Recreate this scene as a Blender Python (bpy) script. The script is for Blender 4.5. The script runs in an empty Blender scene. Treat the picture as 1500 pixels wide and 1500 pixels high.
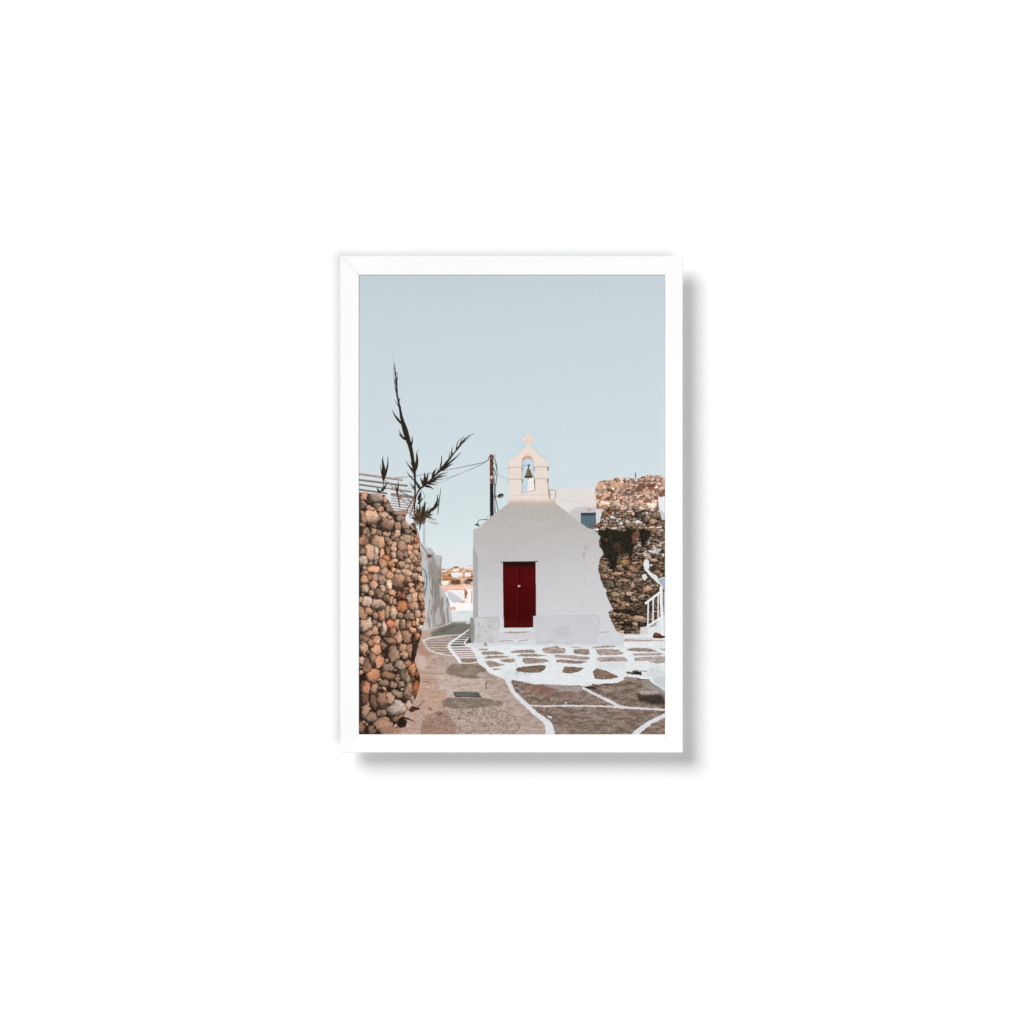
import bpy, math
import numpy as np

# ----------------------------------------------------------------------------
# camera, world, lamps, exposure.   1 source pixel of the photograph = 1 mm
# ----------------------------------------------------------------------------
sc = bpy.context.scene
C = sc.collection
DEPTH = 0.047                                   # how far the frame stands off the wall


def W(px, py, y=0.0):
    return ((px - 750.0) / 1000.0, y, (750.0 - py) / 1000.0)


cam = bpy.data.cameras.new('camera')
cam.lens = 36.0 * 4.0 / 1.5
cam.sensor_width = 36.0
cam.clip_end = 200
camo = bpy.data.objects.new('camera', cam)
C.objects.link(camo)
camo.location = (0, -4.0 - DEPTH, 0)
camo.rotation_euler = (math.radians(90), 0, 0)
sc.camera = camo

world = bpy.data.worlds.new('World')
sc.world = world
world.use_nodes = True
world.node_tree.nodes['Background'].inputs[0].default_value = (1, 1, 1, 1)
world.node_tree.nodes['Background'].inputs[1].default_value = 0.02

sc.view_settings.view_transform = 'Standard'
sc.view_settings.look = 'None'
sc.view_settings.exposure = 0
sc.view_settings.gamma = 1
sc.view_settings.use_curve_mapping = False


def softbox(name, loc, size, power):
    l = bpy.data.lights.new(name, 'AREA')
    l.shape = 'DISK'
    l.size = size
    l.energy = power
    o = bpy.data.objects.new(name, l)
    C.objects.link(o)
    o.location = loc
    d = -np.array(loc, float)
    from mathutils import Vector
    o.rotation_euler = Vector(d).to_track_quat('-Z', 'Y').to_euler()
    return o


softbox('key_softbox', (-12, -20, 12), 14.0, 7060)        # upper left: the long soft shadow
softbox('front_softbox', (4.7, -20, -4.7), 11.4, 2580)       # near the camera: the faint halo

# ----------------------------------------------------------------------------
# materials
# ----------------------------------------------------------------------------


def paint_material(name, col, rough=0.6, spec=0.0, grain=0.0, scale=200):
    m = bpy.data.materials.new(name)
    m.use_nodes = True
    nt = m.node_tree
    b = nt.nodes['Principled BSDF']
    b.inputs['Roughness'].default_value = rough
    b.inputs['Specular IOR Level'].default_value = spec
    b.inputs['Base Color'].default_value = (*col, 1)
    if grain:
        tc = nt.nodes.new('ShaderNodeTexCoord')
        no = nt.nodes.new('ShaderNodeTexNoise')
        no.inputs['Scale'].default_value = scale
        no.inputs['Detail'].default_value = 4
        nt.links.new(tc.outputs['Object'], no.inputs['Vector'])
        bp = nt.nodes.new('ShaderNodeBump')
        bp.inputs['Strength'].default_value = grain
        bp.inputs['Distance'].default_value = 0.0005
        nt.links.new(no.outputs['Fac'], bp.inputs['Height'])
        nt.links.new(bp.outputs['Normal'], b.inputs['Normal'])
    return m


M_WALL = paint_material('white_wall_paint', (0.80, 0.80, 0.80), 0.9, 0, 0.05, 60)
M_RAIL = paint_material('white_frame_lacquer', (0.752, 0.752, 0.752), 0.30, 0.5)
M_BACK = paint_material('grey_backing', (0.30, 0.33, 0.38), 0.9)
M_PAPER = paint_material('paper', (0.7, 0.7, 0.7), 0.9)

M_INK = bpy.data.materials.new('printed_ink')
M_INK.use_nodes = True
_b = M_INK.node_tree.nodes['Principled BSDF']
_b.inputs['Roughness'].default_value = 0.8
_b.inputs['Specular IOR Level'].default_value = 0.0
_a = M_INK.node_tree.nodes.new('ShaderNodeAttribute')
_a.attribute_name = 'ink'
M_INK.node_tree.links.new(_a.outputs['Color'], _b.inputs['Base Color'])

# ----------------------------------------------------------------------------
# objects: wall, framed picture (> frame rails, backing board, print)
# ----------------------------------------------------------------------------


def mesh_obj(name, verts, faces, mat, parent=None):
    me = bpy.data.meshes.new(name)
    me.from_pydata(verts, [], faces)
    me.update()
    me.materials.append(mat)
    o = bpy.data.objects.new(name, me)
    C.objects.link(o)
    if parent is not None:
        o.parent = parent
    return o


def box(name, x0, y0, z0, x1, y1, z1, mat, parent=None):
    v = [(x, y, z) for x in (x0, x1) for y in (y0, y1) for z in (z0, z1)]
    f = [(0, 1, 3, 2), (4, 6, 7, 5), (0, 4, 5, 1), (2, 3, 7, 6), (0, 2, 6, 4), (1, 5, 7, 3)]
    return mesh_obj(name, v, f, mat, parent)


wall = box('wall', -6, 0, -6, 6, 0.15, 6, M_WALL)
wall['kind'] = 'structure'
wall['label'] = 'plain white wall behind the framed picture'

FX0, FY0, FX1, FY1 = 498.3, 375.0, 1000.3, 1102.6         # outer edge of the frame
IX0, IY0, IX1, IY1 = 525.8, 402.7, 974.2, 1075.7          # opening of the frame
CX, CY = (FX0 + FX1) / 2, (FY0 + FY1) / 2

picture = bpy.data.objects.new('framed_picture', None)
picture.empty_display_size = 0.1
C.objects.link(picture)
picture.location = W(CX, FY1, 0)
picture['label'] = 'white frame with a print of a chapel with a red door on a white wall'
picture['category'] = 'framed picture'
OFF = np.array(W(CX, FY1, 0))


def L(px, py, y):
    return tuple(np.array(W(px, py, y)) - OFF)


frame = bpy.data.objects.new('frame', None)
frame.empty_display_size = 0.05
C.objects.link(frame)
frame.parent = picture


def rail(o0, o1, i0, i1, dark_end, lower_outer):
    """one mitred rail: outer edge o0-o1, inner edge i0-i1; its face leans a little
    towards dark_end (0 or 1), where the outer or inner edge lies lower"""
    N = 60
    verts, faces = [], []
    for k in range(N + 1):
        t = k / N
        o = (o0[0] + (o1[0] - o0[0]) * t, o0[1] + (o1[1] - o0[1]) * t)
        i = (i0[0] + (i1[0] - i0[0]) * t, i0[1] + (i1[1] - i0[1]) * t)
        s = t if dark_end == 0 else 1 - t
        lean = 0.0016 * max(0.0, 1 - s / 0.33) ** 1.3 * min(1.0, 0.25 + s / 0.02)
        yo = -DEPTH + (0 if lower_outer else lean)
        yi = -DEPTH + (lean if lower_outer else 0)
        b = 0.7                                            # eased edges
        do = (np.array(i) - np.array(o))
        do = do / np.linalg.norm(do)
        o2 = np.array(o) + do * b
        i2 = np.array(i) - do * b * 0.7
        verts += [L(*o, -DEPTH + 0.006), L(*o, yo + 0.0008), L(*o2, yo), L(*i2, yi), L(*i, yi + 0.0006), L(*i, -DEPTH + 0.008)]
    n = 6
    for k in range(N):
        for j in range(n):
            a, b_ = k * n + j, k * n + (j + 1) % n
            faces.append((a, b_, b_ + n, a + n))
    faces.append(tuple(range(n))[::-1])
    faces.append(tuple(N * n + j for j in range(n)))
    ob = mesh_obj('frame_rail', verts, faces, M_RAIL, frame)
    import bmesh
    bm = bmesh.new()
    bm.from_mesh(ob.data)
    bmesh.ops.recalc_face_normals(bm, faces=bm.faces)
    bm.to_mesh(ob.data)
    bm.free()
    return ob


O = [(FX0, FY0), (FX1, FY0), (FX1, FY1), (FX0, FY1)]
I = [(IX0, IY0), (IX1, IY0), (IX1, IY1), (IX0, IY1)]
e = 0.15                                                   # hairline at the mitres
rail((FX0 + e, FY0), (FX1 - e, FY0), (IX0 + e, IY0), (IX1 - e, IY0), 0, False)   # top
rail((FX1, FY0 + e), (FX1, FY1 - e), (IX1, IY0 + e), (IX1, IY1 - e), 0, True)    # right
rail((FX0 + e, FY1), (FX1 - e, FY1), (IX0 + e, IY1), (IX1 - e, IY1), 1, True)    # bottom
rail((FX0, FY0 + e), (FX0, FY1 - e), (IX0, IY0 + e), (IX0, IY1 - e), 1, False)   # left

YB = -DEPTH + 0.0042
bb = box('backing_board', *L(IX0 - 8, IY1 + 8, YB), *L(IX1 + 8, IY0 - 8, YB + 0.006), M_BACK, picture)
spacer = box('added_spacer', *L(IX0 + 15, IY1 - 15, -0.0005), *L(IX1 - 15, IY0 + 15, YB + 0.0062), M_BACK, picture)  # unseen spacer, added so the thin rails bounce less light onto the wall
PX0, PY0, PX1, PY1 = 526.15, 403.05, 973.9, 1075.65         # the sheet, a hair smaller than the opening
YP = -DEPTH + 0.0013
sheet = box('print', *L(PX0, PY1, YP + 0.00003), *L(PX1, PY0, YB - 0.0001), M_PAPER, picture)

# ----------------------------------------------------------------------------
# the picture on the sheet: a small painter that lays flat ink colours
# ----------------------------------------------------------------------------
SS = 3
GX = int(round((PX1 - PX0) * 1.5)) * 2
GY = int(round((PY1 - PY0) * 1.5)) * 2
xs = (PX0 + (np.arange(GX) + .5) * (PX1 - PX0) / GX).astype(np.float32)
ys = (PY0 + (np.arange(GY) + .5) * (PY1 - PY0) / GY).astype(np.float32)
IMG = np.zeros((GY, GX, 3), np.float32)
PID = np.zeros((GY, GX), np.int16)
PARTS = []


def pid(name, label):
    PARTS.append((name, label))
    return len(PARTS) - 1


TABLES = {}


def vnoise(X, Y, seed):
    if seed not in TABLES:
        TABLES[seed] = np.random.RandomState(seed).rand(256, 256).astype(np.float32)
    T = TABLES[seed]
    xi, yi = np.floor(X).astype(np.int32), np.floor(Y).astype(np.int32)
    fx, fy = X - xi, Y - yi
    fx = fx * fx * (3 - 2 * fx)
    fy = fy * fy * (3 - 2 * fy)
    a, b, c, d = xi & 255, yi & 255, (xi + 1) & 255, (yi + 1) & 255
    return (T[b, a] * (1 - fx) + T[b, c] * fx) * (1 - fy) + (T[d, a] * (1 - fx) + T[d, c] * fx) * fy


def fbm(X, Y, sx, sy=None, octv=3, seed=1):
    sy = sy or sx
    out, amp, tot = 0, 1.0, 0.0
    for k in range(octv):
        out = out + amp * vnoise(X / sx * 2 ** k + 17.3 * k + 300, Y / sy * 2 ** k + 9.1 * k + 300, seed + k)
        tot += amp
        amp *= .55
    return out / tot


def window(x0, y0, x1, y1):
    a, b = np.searchsorted(xs, [x0, x1])
    c, d = np.searchsorted(ys, [y0, y1])
    return slice(c, d), slice(a, b)


def grid(sl):
    return np.meshgrid(xs[sl[1]], ys[sl[0]])


def blur(A, r):
    n = max(1, int(r * SS))
    for _ in range(2):
        for ax in (0, 1):
            P = np.concatenate([np.repeat(np.take(A, [0], ax), n, ax), A, np.repeat(np.take(A, [-1], ax), n, ax)], ax)
            cs = np.cumsum(P, ax, dtype=np.float64)
            cs = np.concatenate([np.zeros_like(np.take(cs, [0], ax)), cs], ax)
            m = 2 * n + 1
            k = A.shape[ax]
            A = ((np.take(cs, range(m, m + k), ax) - np.take(cs, range(0, k), ax)) / m).astype(np.float32)
    return A


def lay(sl, alpha, col, p=None):
    col = np.asarray(col, np.float32)
    a = alpha[..., None]
    IMG[sl] = IMG[sl] * (1 - a) + col * a
    if p is not None:
        v = PID[sl]
        v[alpha > .5] = p


def inside(X, Y, pts):
    m = np.zeros(X.shape, bool)
    n = len(pts)
    for k in range(n):
        x0, y0 = pts[k]
        x1, y1 = pts[(k + 1) % n]
        if y0 == y1:
            continue
        c = (y0 > Y) != (y1 > Y)
        m ^= c & (X < (x1 - x0) * (Y - y0) / (y1 - y0) + x0)
    return m


def shade(X, Y, col, tex, tsx, tsy, seed):
    col = np.broadcast_to(np.asarray(col, np.float32), X.shape + (3,))
    if tex:
        n = (fbm(X, Y, tsx, tsy, 3, seed) - .5) * 2
        col = col * (1 + tex * n)[..., None]
    return np.clip(col, 0, 255)


def poly(pts, col, p=None, wob=0, ws=4, tex=0, ts=(3, 3), alpha=1.0, soft=0, seed=5, vgrad=None):
    """flat ink area; wob roughens the outline, soft blurs it, vgrad = [(y, colour), ...]"""
    P = np.array(pts, float)
    e = wob + soft * 2.5 + 1
    sl = window(P[:, 0].min() - e, P[:, 1].min() - e, P[:, 0].max() + e, P[:, 1].max() + e)
    X, Y = grid(sl)
    if X.size == 0:
        return
    if wob:
        XX = X + wob * 2 * (fbm(X, Y, ws, ws, 3, seed + 50) - .5)
        YY = Y + wob * 2 * (fbm(X, Y, ws, ws, 3, seed + 60) - .5)
    else:
        XX, YY = X, Y
    m = inside(XX, YY, pts).astype(np.float32)
    if soft:
        m = blur(m, soft)
    if vgrad is not None:
        col = ramp(Y, vgrad)
    lay(sl, m * alpha, shade(X, Y, col, tex, ts[0], ts[1], seed), p)


def ramp(T, stops):
    t = [s[0] for s in stops]
    return np.stack([np.interp(T, t, [s[1][k] for s in stops]) for k in range(3)], -1)


def smooth(pts, w, n=6):
    P = np.array([(a[0], a[1], b) for a, b in zip(pts, w)], float)
    if len(P) < 3:
        return P
    Q = np.vstack([2 * P[0] - P[1], P, 2 * P[-1] - P[-2]])
    out = []
    for i in range(1, len(Q) - 2):
        for k in range(n):
            t = k / n
            a, b, c, d = Q[i - 1:i + 3]
            out.append(.5 * (2 * b + (c - a) * t + (2 * a - 5 * b + 4 * c - d) * t * t + (3 * b - a - 3 * c + d) * t ** 3))
    out.append(P[-1])
    return np.array(out)


def stroke(pts, w, col, p=None, alpha=1.0, wob=0, ws=3, tex=0, ts=(3, 3), seed=7, curve=True):
    if np.isscalar(w):
        w = [w] * len(pts)
    Q = smooth(pts, w) if curve else np.array([(a[0], a[1], b) for a, b in zip(pts, w)], float)
    e = max(w) + wob + 1
    sl = window(Q[:, 0].min() - e, Q[:, 1].min() - e, Q[:, 0].max() + e, Q[:, 1].max() + e)
    X, Y = grid(sl)
    if X.size == 0:
        return
    XX, YY = X, Y
    if wob:
        XX = X + wob * 2 * (fbm(X, Y, ws, ws, 2, seed + 50) - .5)
        YY = Y + wob * 2 * (fbm(X, Y, ws, ws, 2, seed + 60) - .5)
    m = np.zeros(X.shape, np.float32)
    for k in range(len(Q) - 1):
        x0, y0, w0 = Q[k]
        x1, y1, w1 = Q[k + 1]
        dx, dy = x1 - x0, y1 - y0
        l2 = dx * dx + dy * dy
        if l2 < 1e-9:
            continue
        t = np.clip(((XX - x0) * dx + (YY - y0) * dy) / l2, 0, 1)
        d = np.hypot(XX - x0 - t * dx, YY - y0 - t * dy)
        hw = (w0 + (w1 - w0) * t) / 2
        m = np.maximum(m, np.clip((hw - d) * SS + .5, 0, 1) * np.clip(hw * 2 * SS, 0, 1))
    lay(sl, m * alpha, shade(X, Y, col, tex, ts[0], ts[1], seed), p)


def spear(base, tip, w, col, p, bend=0.0):
    """leaf blade: widest a third of the way from its base"""
    b, t = np.array(base, float), np.array(tip, float)
    d = t - b
    nrm = np.array([-d[1], d[0]])
    w = w * 1.18
    pts = [b, b + d * .3 + nrm * bend * .6, b + d * .65 + nrm * bend, t]
    stroke(pts, [w * .55, w, w * .62, .25], col, p)


def ellipse(cx, cy, rx, ry, rot, col, p=None, soft=0, alpha=1.0):
    a = np.linspace(0, 2 * np.pi, 28, endpoint=False)
    r = math.radians(rot)
    x, y = rx * np.cos(a), ry * np.sin(a)
    poly(list(zip(cx + x * math.cos(r) - y * math.sin(r), cy + x * math.sin(r) + y * math.cos(r))), col, p, soft=soft, alpha=alpha)


LX, LY, LZ = .50, -.45, .74                                # where the light in the pictured street comes from


def stone(cx, cy, rx, ry, rot, col, p, seed, dark=.42, flat=.55, tex=.22, power=1.5, edge=.5, grow=1.0, shc=(34, 25, 20)):
    """a field stone: irregular rounded outline, lit from the right and above"""
    rx, ry = rx * grow, ry * grow
    R = max(rx, ry) * 1.3 + 1
    sl = window(cx - R, cy - R, cx + R, cy + R)
    X, Y = grid(sl)
    if X.size == 0:
        return
    r = math.radians(rot)
    c, s = math.cos(r), math.sin(r)
    wob = .22 * min(rx, ry) + .25
    dx = X - cx + wob * 2 * (fbm(X, Y, max(rx, 2) * .8, None, 2, seed % 90 + 100) - .5)
    dy = Y - cy + wob * 2 * (fbm(X, Y, max(ry, 2) * .8, None, 2, seed % 90 + 200) - .5)
    u, v = (dx * c + dy * s) / rx, (-dx * s + dy * c) / ry
    rr = np.random.RandomState(seed % 100000)
    nk = rr.randint(4, 8)
    d = np.zeros_like(u)
    gu, gv = np.zeros_like(u), np.zeros_like(u)
    ph = rr.uniform(0, 6.28)
    for q in range(nk):                                    # a broken, many-sided outline
        an = ph + (q + rr.uniform(-.28, .28)) * 2 * math.pi / nk
        rq = rr.uniform(.80, 1.08)
        t = np.clip((u * math.cos(an) + v * math.sin(an)) / rq, 0, 3) ** 7
        d += t
        gu += t * math.cos(an)
        gv += t * math.sin(an)
    gl = np.hypot(gu, gv) + 1e-6
    d = d ** (1 / 7)
    a = np.clip((1 - d) / (edge / min(rx, ry)) + .3, 0, 1)
    h = .95 * np.clip(d, 0, 1) ** power
    ou = .75 * gu / gl + .25 * u / (np.hypot(u, v) + 1e-4)
    ov = .75 * gv / gl + .25 * v / (np.hypot(u, v) + 1e-4)
    nu, nv = h * ou, h * ov
    nx, ny = nu * c - nv * s, nu * s + nv * c
    off = .11 * min(rx, ry) + .35                          # the shade a stone throws to its lower left
    us, vs = ((dx + off) * c + (dy - off) * s) / rx, (-(dx + off) * s + (dy - off) * c) / ry
    ds = (np.abs(us) ** 2.6 + np.abs(vs) ** 2.6) ** (1 / 2.6)
    lay(sl, (np.clip((1.16 - ds) / .22, 0, 1) * .58).astype(np.float32), shc)
    bump = fbm(X, Y, 1.6, 1.6, 2, seed % 70 + 300) - .5
    facet = vnoise(X / (rx * .9) + seed * .37, Y / (ry * .9) + seed * .71, 77) - .5
    nz = np.sqrt(np.clip(1 - nx * nx - ny * ny, .05, 1))
    lam = nx * LX + ny * LY + nz * LZ
    f = dark + flat * 1.1 * np.clip(lam + .15, 0, 1.3) + tex * bump + .46 * facet
    f = f * (1 - .14 * np.clip(d - .80, 0, .2) / .2)
    colv = np.asarray(col, np.float32) * np.clip(f, .12, 1.35)[..., None]
    lay(sl, a.astype(np.float32), np.clip(colv, 0, 255), p)


def rubble(S, sl, mask, p, dark=.40, flat=.66, tex=.36, reach=1.22, joint=.85, gap=(44, 32, 26), seed=1, warp=1.0, tilt=.34):
    """stones packed against each other: every point belongs to the nearest stone, the joints fall in between"""
    X, Y = grid(sl)
    n1 = warp * 1.5
    XX = X + n1 * (fbm(X, Y, 3.4, 3.0, 2, seed + 10) - .5) * 2 + .5 * (fbm(X, Y, 1.1, 1.1, 1, seed + 20) - .5)
    YY = Y + n1 * (fbm(X, Y, 3.4, 3.0, 2, seed + 30) - .5) * 2 + .5 * (fbm(X, Y, 1.1, 1.1, 1, seed + 40) - .5)
    D1 = np.full(X.shape, 9.0, np.float32)
    D2 = np.full(X.shape, 9.0, np.float32)
    N = np.zeros(X.shape, np.int32)
    U = np.zeros(X.shape, np.float32)
    V = np.zeros(X.shape, np.float32)
    x0, y0 = sl[1].start, sl[0].start
    for i, (cx, cy, rx, ry, rot, c) in enumerate(S):
        R = max(rx, ry) * 2.0 + 3
        w = window(cx - R, cy - R, cx + R, cy + R)
        w = (slice(max(w[0].start - y0, 0), max(min(w[0].stop - y0, X.shape[0]), 0)), slice(max(w[1].start - x0, 0), max(min(w[1].stop - x0, X.shape[1]), 0)))
        dx, dy = XX[w] - cx, YY[w] - cy
        if dx.size == 0:
            continue
        a = math.radians(rot)
        u, v = (dx * math.cos(a) + dy * math.sin(a)) / rx, (-dx * math.sin(a) + dy * math.cos(a)) / ry
        de = (np.abs(u) ** 2.5 + np.abs(v) ** 2.5) ** .4
        rk = np.random.RandomState(seed + i)
        nk, ph = rk.randint(5, 8), rk.uniform(0, 6.28)
        dp, gu, gv = np.zeros_like(u), np.zeros_like(u), np.zeros_like(u)
        for q in range(nk):                                # broken, straight-edged faces
            an = ph + (q + rk.uniform(-.3, .3)) * 2 * math.pi / nk
            t = np.clip((u * math.cos(an) + v * math.sin(an)) / rk.uniform(.78, 1.1), 0, 4) ** 8
            dp += t
            gu += t * math.cos(an)
            gv += t * math.sin(an)
        d = .72 * dp ** .125 + .28 * de
        gl = np.hypot(gu, gv) + 1e-9
        l2 = np.hypot(u, v) + 1e-4
        u, v = .72 * gu / gl + .28 * u / l2, .72 * gv / gl + .28 * v / l2
        m = d < D1[w]
        D2[w] = np.where(m, D1[w], np.minimum(D2[w], d))
        D1[w] = np.where(m, d, D1[w])
        N[w] = np.where(m, i, N[w])
        U[w] = np.where(m, u, U[w])
        V[w] = np.where(m, v, V[w])
    A = np.array([(q[2], q[3], math.cos(math.radians(q[4])), math.sin(math.radians(q[4]))) for q in S], np.float32)
    CO = np.array([q[5] for q in S], np.float32)
    rr = np.random.RandomState(seed)
    T = rr.normal(0, tilt, (len(S), 2)).astype(np.float32)
    G = rr.uniform(.86, 1.12, len(S)).astype(np.float32)
    rm = np.minimum(A[N, 0], A[N, 1])
    c, s_ = A[N, 2], A[N, 3]
    jp = (D2 - D1) * .5 * rm
    e = np.clip(jp / joint, 0, 1)
    h = .95 * np.clip(D1, 0, 1.15) ** 1.7
    L_ = np.maximum(np.hypot(U, V), .6)
    nx = h * (U * c - V * s_) / L_ + T[N, 0]
    ny = h * (U * s_ + V * c) / L_ + T[N, 1]
    facet = vnoise(X / (rm * .9) + N * 3.7, Y / (rm * .9) + N * 5.3, 78) - .5        # broken faces
    nx = nx + .9 * facet
    nz = np.sqrt(np.clip(1.15 - nx * nx - ny * ny, .06, 1.2))
    ln = np.sqrt(nx * nx + ny * ny + nz * nz)
    lam = (nx * LX + ny * LY + nz * LZ) / ln
    bump = fbm(X, Y, 1.5, 1.3, 2, seed + 60) - .5
    f = dark + flat * 1.15 * np.clip(lam + .12, 0, 1.2) + tex * bump
    f = f * G[N] * (.34 + .66 * e ** .7)
    col = CO[N] * np.clip(f, .1, 1.32)[..., None]
    g = np.clip((D1 - reach) * rm / .7, 0, 1)[..., None]
    under = IMG[sl] if gap is None else np.array(gap, np.float32) * (1 + .5 * bump[..., None])
    col = col * (1 - g) + under * g
    lay(sl, mask.astype(np.float32), np.clip(col, 0, 255), p)


def z(o, pts, k=.1):
    """points read off an enlargement whose corner is o"""
    return [(o[0] + x * k, o[1] + y * k) for x, y in pts]


# ---- pictured things ---------------------------------------------------------
p_sky = pid('printed_sky', 'pale grey blue sky in the print')
p_town = pid('printed_hillside_town', 'white houses on a brown hillside in the print')
p_house = pid('printed_house', 'white house behind the chapel in the print')
p_window = pid('printed_shutter', 'blue grey shutter of the house in the print')
p_chapel = pid('printed_chapel', 'whitewashed chapel front in the print')
p_tower = pid('printed_bell_tower', 'cream bell tower in the print')
p_cross = pid('printed_cross', 'cream cross on the bell tower in the print')
p_bell = pid('printed_bell', 'bronze bell in the print')
p_door = pid('printed_door', 'dark red chapel door in the print')
p_bench = pid('printed_bench', 'whitewashed bench beside the chapel door in the print')
p_plinth = pid('printed_plinth', 'grey plinth left of the chapel door in the print')
p_edge_house = pid('printed_house', 'sliver of white house beyond the ruined wall in the print')
p_far_house = pid('printed_house', 'white building seen through the bell arch in the print')
p_wall_lamp = pid('printed_street_lamp', 'hooded lamp on a curved arm by the chapel roof in the print')
p_landing = pid('printed_landing', 'grey landing at the top of the stairs in the print')
p_pole = pid('printed_utility_pole', 'brown utility pole in the print')
p_cable = pid('printed_cable', 'thin overhead cables in the print')
p_lamp = pid('printed_street_lamp', 'small dark street lamp in the print')
p_ruin = pid('printed_ruined_wall', 'ruined rubble wall right of the chapel in the print')
p_ivy = pid('printed_ivy', 'dark creeper on the ruined wall in the print')
p_stairs = pid('printed_stairs', 'white steps at the right edge of the print')
p_rail = pid('printed_railing', 'white stair railing in the print')
p_rock = pid('printed_rock', 'brown rock at the foot of the stairs in the print')
p_street = pid('printed_street', 'brown concrete street in the print')
p_paving = pid('printed_paving', 'white painted paving with brown slabs in the print')
p_line = pid('printed_painted_line', 'white lines painted on the street in the print')
p_grate = pid('printed_drain_grate', 'dark drain grate in the print')
p_plaster = pid('printed_plaster_wall', 'stained grey plaster wall in the print')
p_pergola = pid('printed_pergola', 'slatted pergola behind the stone wall in the print')
p_stone = pid('printed_stone_wall', 'brown dry stone wall on the left of the print')
p_reed = pid('printed_reed', 'dark reed leaning over the stone wall in the print')

# ---- sky ----------------------------------------------------------------------
full = (slice(0, GY), slice(0, GX))
X, Y = grid(full)
sky = ramp(Y, [(403, (195, 207, 213)), (450, (199, 211, 217)), (520, (203, 214, 220)), (600, (207, 217, 224)),
               (660, (208, 220, 225)), (720, (210, 222, 225)), (760, (212, 226, 227)), (790, (218, 230, 232)),
               (815, (225, 230, 234)), (840, (223, 228, 234))])
sky += (np.clip((X - 526) / 448, 0, 1) * 3 - 1.5)[..., None]
lay(full, np.ones((GY, GX), np.float32), sky, p_sky)
for cx, cy, r, a in ((774, 668, 46, .30), (774, 650, 30, .18)):
    d = np.hypot(X - cx, (Y - cy) * .9)
    lay(full, (np.clip(1 - d / r, 0, 1) ** 1.0 * a).astype(np.float32), (182, 213, 226))
del sky

# ---- town on the hill ---------------------------------------------------------
poly([(646, 834), (656, 834), (661.6, 832), (664.8, 830), (671, 830), (672, 832.5), (678, 832), (680, 829.6), (694, 828),
      (694, 916), (640, 916), (640, 834)], (208, 168, 138), p_town, wob=.7, ws=2.5, tex=.28, ts=(3.5, 1.8), seed=11)
rs = np.random.RandomState(4)
for k in range(26):                                         # scrub and rocks
    x, y = rs.uniform(647, 692), rs.uniform(832, 857)
    ellipse(x, y, rs.uniform(1.5, 4), rs.uniform(.7, 1.5), rs.uniform(-15, 5), [(150, 105, 72), (214, 168, 134), (120, 84, 58), (228, 190, 160)][k % 4], alpha=.8)
ellipse(668, 831.3, 3.8, 1.6, -8, (140, 112, 84))
for x0, y0, x1, y1, c in ((663, 833, 672, 837, (244, 232, 224)), (680, 829.5, 692.5, 833, (238, 226, 222)), (647, 835.5, 656, 838, (240, 222, 210)),
                          (661, 839, 677, 844, (240, 236, 234)), (663, 843.5, 672, 846.5, (232, 230, 228)), (681, 839, 689.5, 844.5, (244, 240, 238)),
                          (676, 835, 683, 837.5, (226, 196, 176)), (646.5, 851.5, 657, 855, (248, 242, 240)), (648, 855, 656, 857.2, (242, 232, 226)),
                          (684, 833.5, 693, 835.5, (232, 206, 190))):
    poly([(x0, y0), (x1, y0 - .4), (x1, y1), (x0, y1)], c, wob=.9, ws=2)
for x0, y0, x1, y1, c in ((661, 849.5, 675, 855.5, (112, 82, 56)), (684, 848, 694, 852, (74, 58, 52)), (680, 850.5, 689, 855.8, (124, 100, 94)),
                          (648, 848.3, 662, 849.5, (120, 84, 60)), (654, 836.8, 657, 838.2, (128, 78, 60)), (690, 843, 694, 845, (140, 80, 50)),
                          (647, 843, 661, 848, (190, 134, 90)), (656, 841, 660, 843, (96, 76, 58))):
    poly([(x0, y0), (x1, y0), (x1, y1), (x0, y1)], c, wob=1.3, ws=2, tex=.35, ts=(2, 1.5), seed=int(x0))
poly([(645, 857.5), (678, 856.5), (679, 854), (683, 857.2), (694, 857), (694, 863), (645, 863)], (246, 208, 188), wob=.4, tex=.08, ts=(3, 2))
stroke([(650, 858.6), (679, 858.2)], 1, (222, 158, 128))
poly([(645, 862.5), (694, 862.5), (694, 916), (645, 916)], (244, 239, 238), p_town, tex=.02)
for k in range(22):
    x = 655.5 + k * 1.3
    if x < 682:
        poly([(x, 862.2), (x + .75, 862.2), (x + .75, 864.2), (x, 864.2)], (226, 118, 84))
for x in (648.6, 651.2, 653.8):
    stroke([(x + .7, 862), (x - .6, 867.4)], 1.1, (224, 100, 66))
poly([(655, 866), (660.5, 867.5), (668, 871.5), (677, 878.5), (677, 882), (664, 883), (657, 877)], (203, 205, 210), soft=.3)
poly([(680.3, 864.5), (683.5, 865), (685, 868), (683.5, 872), (683, 877), (680.6, 877)], (160, 102, 72), wob=.7, ws=1.5, tex=.4, ts=(1, 1))
stroke([(691, 866), (691, 884)], 1.2, (206, 150, 128))
stroke([(690.7, 878), (690.9, 888)], .9, (200, 130, 104))
poly([(686.3, 862), (689, 862), (689, 884), (686.3, 884)], (252, 250, 248))
poly([(674, 883), (676, 881), (679, 879.5), (682, 881.5), (680, 883)], (228, 160, 128), wob=.4)
poly([(658, 884), (694, 884), (694, 895), (660, 895)], (250, 247, 246))
poly([(660.3, 889.2), (667.3, 889.2), (667, 894), (661, 894)], (232, 166, 142), wob=.3, tex=.12, ts=(1.5, 1.5))
poly([(662.5, 890.8), (665.5, 890.8), (665.5, 894), (662.5, 894)], (240, 190, 168))
stroke([(657, 880.5), (660, 881)], 1.2, (254, 252, 250))
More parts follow.
